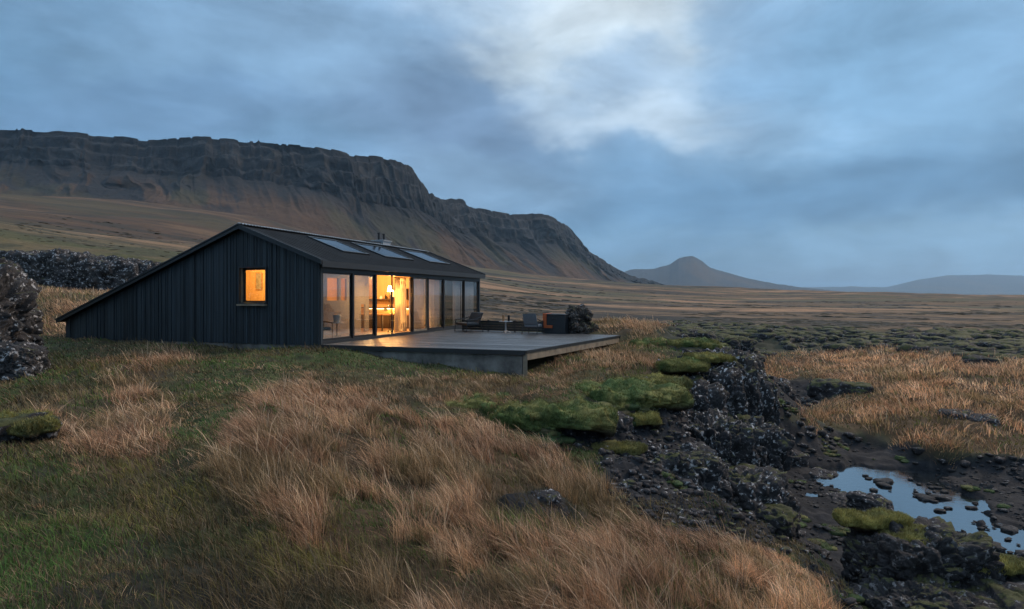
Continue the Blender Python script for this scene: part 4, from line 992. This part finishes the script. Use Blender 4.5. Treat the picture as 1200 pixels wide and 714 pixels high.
    # moss and lava mound above the cliff, further back
    main = [(9.6, 37.5, -2.75, 2.0, 1.4, .85, 0, 6, KW), (12.2, 39, -3.1, 2.2, 1.4, .75, .2, 6, KW), (7.5, 34.0, -2.5, 1.6, 1.3, .65, .2, 6, KW)]
    sc_ = surf_blocks((9.6, 37.5, -2.75), (1.9, 1.3, .8), 0, 0, 70, .16, 51, -.2) + surf_blocks((12.2, 39, -3.1), (2.1, 1.3, .7), 0, 0, 60, .16, 52, -.2)
    outcrop('lava_mound', main, 'broad heap of dark lava with moss behind the cliff top', 'rock mound', 'rockmoss', sc_, 55)
    # stone cairn by the deck
    outcrop('stone_mound', [(2.9, 28.7, -1.35, .58, .6, .95, .3, 7, KM), (3.3, 28.8, -1.65, .5, .5, .5, .3, 6, KM)], 'rounded dark rock mound at the far corner of the deck', 'rock mound', 'brownrock',
            surf_blocks((2.9, 28.7, -1.35), (.56, .56, .84), 0, .3, 50, .10, 91, -.5), 91)
    # single boulders
    bl = [((808, 548), 14.6, (.42, .36, .38), 'big smooth black boulder half way down the scree', 'rock', 61),
          ((985, 462), 31.5, (1.35, .9, .62), 'mossy boulder among the straw grass across the gully', 'rockmoss', 62),
          ((640, 588), 9.4, (.22, .2, .12), 'low dark stone sunk in the straw grass right of centre', 'rock', 63),
          ((965, 541), 20.5, (.52, .4, .24), 'jagged rock at the left end of the pond', 'rock', 64),
          ((985, 575), 18.0, (.55, .4, .26), 'rounded black rock on the near left pond shore', 'rock', 65),
          ((1020, 588), 16.8, (.48, .36, .24), 'black rock between pond and mossy outcrop', 'rock', 66),
          ((1100, 585), 17.4, (.40, .3, .12), 'flat black rock on the spit inside the pond', 'rock', 67),
          ((1120, 525), 24.5, (.62, .42, .20), 'pale topped stone on the sand beyond the pond', 'rocklichen', 68),
          ((1150, 530), 24.0, (.7, .5, .24), 'dark stone just right of the pale topped one', 'rock', 69),
          ((1128, 612), 15.6, (.34, .26, .12), 'dark rock between the two pools of water', 'rock', 70),
          ((905, 500), 25.5, (.7, .6, .5), 'block of lava at the foot of the cliff', 'rubble', 71),
          ((925, 540), 21.5, (.5, .5, .3), 'smaller lava block in front of the cliff foot', 'rubble', 72),
          ((12, 505), 10.2, (.62, .42, .22), 'moss capped boulder at the left edge under the crag', 'rockmoss', 73),
          ((885, 575), 16.6, (.55, .5, .35), 'knobbly mossy rock at the lower end of the scree', 'rockmoss', 74),
          ((905, 612), 13.7, (.5, .4, .3), 'lowest mossy rock beside the foreground grass', 'rockmoss', 75)]
    for (px, py), Y, s, lb, mt, sd_ in bl:
        X = (px - CX) / F * Y; z = (HY - py) / F * Y; g = gz(X, Y); z = min(max(z, g - s[2] * .3), g + s[2] * .6)
        place_rock('boulder', (X, Y, z), s, sd_, lb, 'boulder', mt, n=5, rz=sd_ * .7, box=.35, rough=.4, cell=2.2, cellamp=.16)
    # loose scree of the cliff face and the gully rim: nobody could count it
    N_ = 60000; Y = np.exp(rng.uniform(np.log(7), np.log(34), N_)); X = rng.uniform(.0, 16, N_)
    z, px, py, tan, bare, lava, pond = ground(X, Y, True)
    face = BARE[1](px, py); ok = ((face > -6) | ((BARE[0](px, py) > 0) & (z > -5.35) & (rng.random(N_) < .22))) & (rng.random(N_) < .85)
    X, Y, z = X[ok][:13000], Y[ok][:13000], z[ok][:13000]
    s = .015 + .12 * rng.random(len(X)) ** 4.5; s *= np.clip(Y / 14, .8, 1.6)
    items = [(x, y, zz + .2 * q, q, q * .8, q * .75, rng.uniform(0, 6.28), int(rng.integers(99)), 2 if q > .07 else 1) for x, y, zz, q in zip(X, Y, z, s)]
    o = merge_rocks('scree', items, 'rubble'); tag(o, kind='stuff')
    N_ = 60000; Y = np.exp(rng.uniform(np.log(9), np.log(40), N_)); X = rng.uniform(2, 30, N_)
    z, px, py, tan, bare, lava, pond = ground(X, Y, True)
    X0, Y0 = X, Y; cl = fbm(X * .8, Y * .8, o=3, s=301)
    ok = (BARE[0](px, py) > 0) & (z < -4.9) & (cl + rng.normal(0, .15, N_) > -.05); X, Y, z = X[ok][:8000], Y[ok][:8000], z[ok][:8000]
    s = .012 + .12 * rng.random(len(X)) ** 7
    items = [(x, y, zz + .1 * q, q, q * .8, q * .6, rng.uniform(0, 6.28), int(rng.integers(99)), 2 if q > .07 else 1) for x, y, zz, q in zip(X, Y, z, s)]
    ok = (pond > .4) & (fbm(X0 * 1.1, Y0 * 1.1, o=2, s=311) > .02); xs, ys = X0[ok][:110], Y0[ok][:110]
    for x, y in zip(xs, ys):
        q = .04 + .22 * rng.random() ** 3.5; items.append((x, y, ZW + .02, q * 1.2, q, q * .42, rng.uniform(0, 6.28), int(rng.integers(99)), 2))
    o = merge_rocks('gully_stones', items, 'gravel'); tag(o, kind='stuff')
    # moss grown lava field beyond the gully
    N_ = 40000; Y = np.exp(rng.uniform(np.log(30), np.log(95), N_)); X = rng.uniform(3, 110, N_)
    z, px, py, tan, bare, lava, pond = ground(X, Y, True)
    ok = (lava > .4) & (px < 1450) & (fbm(X * .15, Y * .15, o=3, s=303) + rng.normal(0, .2, N_) > -.12); X, Y, z = X[ok][:3200], Y[ok][:3200], z[ok][:3200]
    s = .22 + .75 * rng.random(len(X)) ** 2.2
    items = [(x, y, zz - .1 * q, q, q * .8, q * .6, rng.uniform(0, 6.28), int(rng.integers(99)), 2) for x, y, zz, q in zip(X, Y, z, s)]
    o = merge_rocks('lava_field', items, 'rockmoss'); tag(o, kind='stuff')
rocks()

# ------------------------------------------------------------------ moss cushions along the cliff lip
def blades(name, X, Y, Z, H, Wd, ang, lean, colr, mt, parent=None, seed=1, head=None):
    """thin curved blades: three cross sections and a tip"""
    n = len(X); r_ = np.random.default_rng(seed); az = r_.uniform(0, math.pi, n)
    dx, dy = np.cos(az) * Wd / 2, np.sin(az) * Wd / 2
    lx, ly = np.cos(ang) * lean * H, np.sin(ang) * lean * H
    V = np.zeros((n, 7, 3), np.float32); C = np.zeros((n, 7, 3), np.float32)
    for k, (t, wf) in enumerate(((0, 1), (.38, .9), (.74, .6))):
        if k == 2 and head is not None: wf = np.where(head, 1.4, wf)
        cx = X + lx * t ** 1.8; cy_ = Y + ly * t ** 1.8; cz = Z + H * t * (1 - .25 * lean * t)
        V[:, 2 * k] = np.stack([cx - dx * wf, cy_ - dy * wf, cz], 1); V[:, 2 * k + 1] = np.stack([cx + dx * wf, cy_ + dy * wf, cz], 1)
    V[:, 6] = np.stack([X + lx, Y + ly, Z + H * (1 - .25 * lean)], 1)
    for k in range(7): C[:, k] = colr
    b = (np.arange(n) * 7)[:, None]
    lp = np.concatenate([b + [[0, 1, 3, 2]], b + [[2, 3, 5, 4]], b + [[4, 5, 6]]], 1).ravel()
    sz = np.tile([4, 4, 3], n)
    return np_mesh(name, V.reshape(-1, 3), lp, sz, M[mt], parent, True, C.reshape(-1, 3))
def moss():
    cush = [(575,484,15.2,1.2,.8,.20,'g','long green moss cushion farthest left on the ledge'), (650,488,14.2,1.3,.75,.34,'g','wide dark green moss cushion hanging over the hollow'), (612,492,14.0,.7,.5,.24,'g','green moss cushion between the two widest ones'),
            (735,464,16.0,1.3,.9,.34,'g','large green moss cushion below the deck corner'), (690,470,16.4,1.0,.8,.26,'g','green moss cushion behind the hanging one'), (772,448,17.4,.7,.6,.2,'y','yellow green cushion beside the large green one'),
            (752,492,14.9,.42,.32,.16,'y','small bright yellow moss cushion on the upper scree'), (725,518,13.6,.5,.26,.10,'y','flat olive moss pad lowest on the scree'), (800,430,19.0,.7,.6,.2,'g','moss cushion left of the cliff top'),
            (832,421,20.6,.8,.5,.16,'y','olive moss pad on the front of the cliff top'), (770,405,25.6,1.0,.8,.26,'g','green moss bump behind the deck beam'), (815,415,24.4,.9,.7,.22,'g','dark green moss bump behind the cliff top'),
            (1025,610,12.0,.62,.32,.14,'y','bright moss cushion on the left of the lower right outcrop'), (1070,630,11.6,.5,.3,.12,'y','second moss cushion on the outcrop by the pond'), (1160,662,11.4,.62,.34,.12,'y','rightmost moss cushion on the lower right outcrop'),
            (12,500,10.2,.6,.4,.16,'y','yellow moss cushion on the boulder at the left edge'), (835,552,14.9,.22,.16,.08,'y','tiny moss tuft beside the smooth black boulder'), (890,572,16.6,.5,.35,.12,'y','moss cushion on the knob at the foot of the scree')]
    for i, (px, py, Y, a, b, c, kd, lb) in enumerate(cush):
        X = (px - CX) / F * Y; z = (HY - py) / F * Y; g = gz(X, Y)
        if not (1000 < px or px in (12, 835, 890, 832, 800)): z = min(max(z, g - .18), g + .04)
        V = rock_verts(6, (a, b, c), 400 + i, box=.2, rough=.85, cell=2.6, cellamp=.07); edge_ = 1 + .32 * fbm(V[:, 0] * 2.6 + i, V[:, 1] * 2.6, V[:, 2] * 0, o=4, s=i + 9); V[:, 0] *= edge_; V[:, 1] *= edge_; V[:, 2] *= .8 + .5 * fbm(V[:, 0] * 3.2, V[:, 1] * 3.2 + i, o=3, s=i + 19)
        lm = 1 + .5 * fbm(V[:, 0] * 3 + i, V[:, 1] * 3, V[:, 2] * 3, o=3, s=i)
        c_flat = 1
        base = np.array((.078, .112, .036)) if kd == 'g' else np.array((.24, .22, .07))
        alt = np.array((.17, .165, .055)) if kd == 'g' else np.array((.14, .135, .05))
        cc = mixc(np.ones(V.shape) * base, alt, sstep(-.2, .3, fbm(V[:, 0] * 2.2 + i, V[:, 1] * 2.2, o=3, s=i + 50))) * lm[:, None]
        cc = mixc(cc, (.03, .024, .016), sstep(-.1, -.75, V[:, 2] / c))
        Fc = ICO[6][1]; t = empty('moss_cushion', (X, Y, z), 0, lb, 'moss cushion', 'moss cushions on the rocks')
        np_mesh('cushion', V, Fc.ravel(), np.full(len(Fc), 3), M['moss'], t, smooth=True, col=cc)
        # fuzz of short shoots
        k = rng.choice(len(V), int(min(12000, 16000 * a)), p=None); k = k[V[k, 2] > -.3 * c]
        j = rng.normal(0, .012, (len(k), 2))
        blades('shoots', V[k, 0] + j[:, 0], V[k, 1] + j[:, 1], V[k, 2] - .01, rng.uniform(.03, .10, len(k)), np.full(len(k), .011), rng.uniform(0, 6.28, len(k)), rng.uniform(.2, .9, len(k)), cc[k] * rng.uniform(.7, 1.5, (len(k), 1)), 'grass', t)['kind'] = 'stuff'
moss()

def small_moss():
    N_ = 60000; Y = np.exp(rng.uniform(np.log(9), np.log(30), N_)); X = rng.uniform(-3, 14, N_)
    z, px, py, tan, bare, lava, pond = ground(X, Y, True)
    lip = BARE[1](px, py); nz = fbm(X * 1.2, Y * 1.2, o=3, s=611)
    ok = ((np.abs(lip) < 16) & (py < 520) & (nz > -.1)) | ((lip > 0) & (nz > .45)) | ((BARE[0](px, py) > 0) & (nz > .36) & (z > ZW + .12))
    sel = np.where(ok)[0][:2600]; Vs, Fs, Cs, off = [], [], [], 0; lib = [rock_verts(3, (1, .8, .45), 700 + k, box=.1, rough=.7, cell=2.5, cellamp=.1) for k in range(8)]
    for i in sel:
        q = (.03 + .20 * rng.random() ** 2.4) * (1.25 if abs(lip[i]) < 16 else .8); V = lib[i % 8]; a = rng.uniform(0, 6.28); c_, s_ = math.cos(a), math.sin(a)
        Vs.append(np.stack([(V[:, 0] * c_ - V[:, 1] * s_) * q + X[i], (V[:, 0] * s_ + V[:, 1] * c_) * q + Y[i], V[:, 2] * q * .7 + z[i]], 1)); Fs.append(ICO[3][1] + off); off += len(V)
        t_ = rng.random(); Cs.append(np.ones((len(V), 3)) * ((.050, .075, .028) if t_ < .5 else (.11, .11, .042) if t_ < .8 else (.06, .055, .028)) * rng.uniform(.7, 1.3))
    V = np.concatenate(Vs); Fc = np.concatenate(Fs); C_ = np.concatenate(Cs)
    tag(np_mesh('creeping_moss', V, Fc.ravel(), np.full(len(Fc), 3), M['moss'], smooth=True, col=C_), kind='stuff')
    k = rng.choice(len(V), 90000); j = rng.normal(0, .02, (len(k), 2))
    tag(blades('moss_shoots', V[k, 0] + j[:, 0], V[k, 1] + j[:, 1], V[k, 2] - .01, rng.uniform(.02, .08, len(k)), np.full(len(k), .010), rng.uniform(0, 6.28, len(k)), rng.uniform(.2, .9, len(k)), C_[k] * rng.uniform(.8, 1.9, (len(k), 1)), 'grass'), kind='stuff')
small_moss()

# ------------------------------------------------------------------ grass
def wind(X, Y): return math.pi + .15 + 1.1 * fbm(X * .35, Y * .35, o=2, s=501)
def grass():
    def field(N_, y0, y1, th0=-.80, th1=.80, seed=1):
        r_ = np.random.default_rng(seed); th = r_.uniform(th0, th1, N_); r = np.exp(r_.uniform(np.log(y0), np.log(y1), N_))
        X, Y = r * np.sin(th), r * np.cos(th); z, px, py, tan, bare, lava, pond = ground(X, Y, True)
        # nothing grows inside the cabin
        q = np.stack([X - HX, Y - HYY], 1); l_ = q @ np.array(Uv); w_ = q @ np.array(Wv)
        inh = (l_ > -.1) & (l_ < LEN + .1) & (w_ > -.1) & (w_ < WID + .1)
        ink = (w_ < 0) & (w_ > -7.1 - np.clip(l_, 0, 9) * .20) & (l_ > .05) & (l_ < 9.5)
        return r_, X, Y, r, z, px, py, tan, bare, lava, inh | ink
    # straw grass: every tussock throws its own spray of blades
    palette = np.array([(.66, .40, .225), (.47, .27, .155), (.82, .57, .36), (.21, .11, .065), (.28, .225, .10)])
    r_, X, Y, r, z, px, py, tan, bare, lava, inh = field(62000, 3.4, 62, seed=11)
    big = fbm(X * .45, Y * .45, o=3, s=505); tus = fbm(X * 1.6, Y * 1.6, o=3, s=503)
    sparse = sstep(560, 640, py) * sstep(300, 420, px) * sstep(900, 780, px)
    prob = tan * sstep(-.45, .2, tus + .6 * big) * .92 * (1 - .55 * sparse) + .16 * (1 - tan) * sstep(-.05, .3, big + tus * .6)
    ok = (r_.random(len(X)) < prob) & ~inh & (bare < .5) & (lava < .6) & (z > -5.25)
    X, Y, r, tan, tus, big, px, py = (a[ok] for a in (X, Y, r, tan, tus, big, px, py)); m = len(X)
    nb = 26; ti = np.repeat(np.arange(m), nb); n = len(ti)
    tH = (.11 + .215 * sstep(.2, .95, tan) * (.45 + 1.0 * sstep(-.5, .5, tus))) * np.where(r > 20, .95, 1) * r_.uniform(.65, 1.3, m)
    tH *= np.where((px < 300) & (py > 380), .85, 1) * np.where((px > 590) & (px < 760) & (py < 470) & (py > 390), .75, 1)
    tW = wind(X, Y) + r_.normal(0, .75, m) + np.where(px > 860, .5, 0); tL = np.clip(.55 + .5 * big + r_.normal(0, .18, m), .05, 1.0)
    tH *= np.where((px > 380) & (px < 640) & (py < 478) & (py > 395), .55, 1)
    tc_ = palette[r_.choice(5, m, p=[.33, .27, .16, .14, .10])]
    redd = sstep(.05, .4, fbm(X * .6 + 9, Y * .6, o=3, s=507)); tc_ = mixc(tc_, np.array((.20, .105, .075)), redd * .4)
    low = ((px > 560) & (px < 900) & (py > 520)).astype(float); tc_ = mixc(tc_, np.array((.24, .125, .08)), low * .3)
    far_l = sstep(430, 300, px) * sstep(390, 440, py); tc_ = mixc(tc_, np.array((.30, .155, .085)), far_l * .35)
    olive = sstep(.08, .32, -fbm(X * .8, Y * .8, o=3, s=509)); tc_ = mixc(tc_, np.array((.13, .125, .050)), olive * .5)
    rad = np.clip(r * np.where(r > 20, .017, .010), .06, .60)[ti] * np.sqrt(r_.random(n)); pa = r_.uniform(0, 6.283, n)
    bx, by = X[ti] + rad * np.cos(pa), Y[ti] + rad * np.sin(pa); bz = ground(bx, by)
    H = tH[ti] * r_.uniform(.45, 1.15, n); tall = r_.random(n) < .035; H = np.where(tall, H * 1.5, H)
    lx = np.cos(tW[ti]) * tL[ti] + .35 * np.cos(pa) * r_.random(n); ly = np.sin(tW[ti]) * tL[ti] + .45 * np.sin(pa) * r_.random(n); lx = lx + r_.normal(0, .22, n); ly = ly + r_.normal(0, .22, n)
    lean = np.clip(np.hypot(lx, ly) + r_.normal(0, .10, n), .03, 1.2); ang = np.arctan2(ly, lx) + r_.normal(0, .18, n)
    Wd = np.clip(r[ti] * .00056, .0028, .03) * r_.uniform(.6, 1.35, n)
    c = tc_[ti] * (r_.uniform(.72, 1.28, m)[ti] * r_.uniform(.5, 1.45, n))[:, None]; c = c * np.where(px[ti] > 860, 1.5, 1.08)[:, None]; c = mixc(c, np.array((.64, .46, .30)), tall * .7)
    dead = (r_.random(n) < .16).astype(float); c = mixc(c, np.array((.075, .060, .040)), dead)
    print('straw', m, n)
    tag(blades('straw_grass', bx, by, bz - .02, H, Wd, ang, lean, c, 'grass', seed=21, head=tall), kind='stuff')
    # short green turf
    r_, X, Y, r, z, px, py, tan, bare, lava, inh = field(620000, 3.4, 50, seed=13)
    g1 = fbm(X * .5, Y * .5, o=4, s=51); g2 = fbm(X * 2.5, Y * 2.5, o=3, s=52)
    prob = (1 - .45 * tan) * (1 - .55 * sstep(.1, .4, g2))
    dark = np.maximum(sstep(-20, 20, DARKP(px, py)) * .7, sstep(-6, 6, BARE[2](px, py)))
    ok = (r_.random(len(X)) < prob * (1 - .75 * dark)) & ~inh & (np.where(py > 585, 0, bare) < .45) & (lava < .8) & (z > -5.0)
    X, Y, r, z, tan, g1, g2, px, py, dark = (a[ok] for a in (X, Y, r, z, tan, g1, g2, px, py, dark)); n = len(X)
    H = r_.uniform(.03, .15, n) * (1 + .9 * g1) * np.where(r_.random(n) < .08, 1.7, 1) * (1 + .3 * sstep(0, .4, g2)); Wd = np.clip(r * .0010, .006, .05) * r_.uniform(.7, 1.3, n)
    c = np.ones((n, 3)) * np.array((.092, .145, .036)); c = mixc(c, (.20, .175, .052), sstep(-.05, .35, g1)); c = mixc(c, (.030, .055, .020), sstep(.0, .4, -g1) * .8)
    p3 = fbm(X * .9 + 3, Y * .9, o=4, s=513); p4 = fbm(X * .55 + 8, Y * .55, o=4, s=514); c = mixc(c, (.075, .16, .034), sstep(.08, .3, p3) * .8); c = mixc(c, (.24, .165, .085), sstep(.08, .32, p4) * .75); c = mixc(c, (.050, .045, .022), sstep(.1, .3, -p3) * .7); pick = r_.random(n) - .12 * sstep(0, .3, p4); c = mixc(c, (.20, .145, .085), (pick < .30).astype(float)); c = mixc(c, (.05, .035, .022), ((pick > .3) & (pick < .46)).astype(float))
    c = mixc(c, np.array((.060, .042, .026)), dark * .7)
    c = c * r_.uniform(.6, 1.35, (n, 1)); print('turf', n)
    tag(blades('turf_grass', X, Y, z - .015, H, Wd, wind(X, Y) + r_.normal(0, 1.0, n), np.clip(r_.normal(.7, .35, n), .05, 1.4), c, 'grass', seed=22), kind='stuff')
grass()

# low heath hummocks dotted over the plain
def heath():
    r_ = np.random.default_rng(77); n = 16000; th = r_.uniform(-.72, .72, n); r = np.exp(r_.uniform(np.log(45), np.log(700), n))
    X, Y = r * np.sin(th), r * np.cos(th); z, px, py, tan, bare, lava, pond = ground(X, Y, True)
    d = fbm(X / 130, Y / 27, o=5, s=61, g=.6); ok = (d + r_.normal(0, .05, n) < -.10) & ((th > -.22) | (r < 400)) & (lava < .3) & (tan < .3); X, Y, z, r = X[ok][:3200], Y[ok][:3200], z[ok][:3200], r[ok][:3200]
    s_ = (.25 + .9 * r_.random(len(X)) ** 2) * np.clip(r / 110, .6, 3.0) * np.where(np.arctan2(X, Y) < -.22, .45, 1)
    items = [(x, y, zz - .12 * q, q * 1.5, q * 1.2, q * .42, r_.uniform(0, 6.28), int(r_.integers(99)), 1) for x, y, zz, q in zip(X, Y, z, s_)]
    tag(merge_rocks('heath_hummocks', items, 'heath'), kind='stuff')
heath()
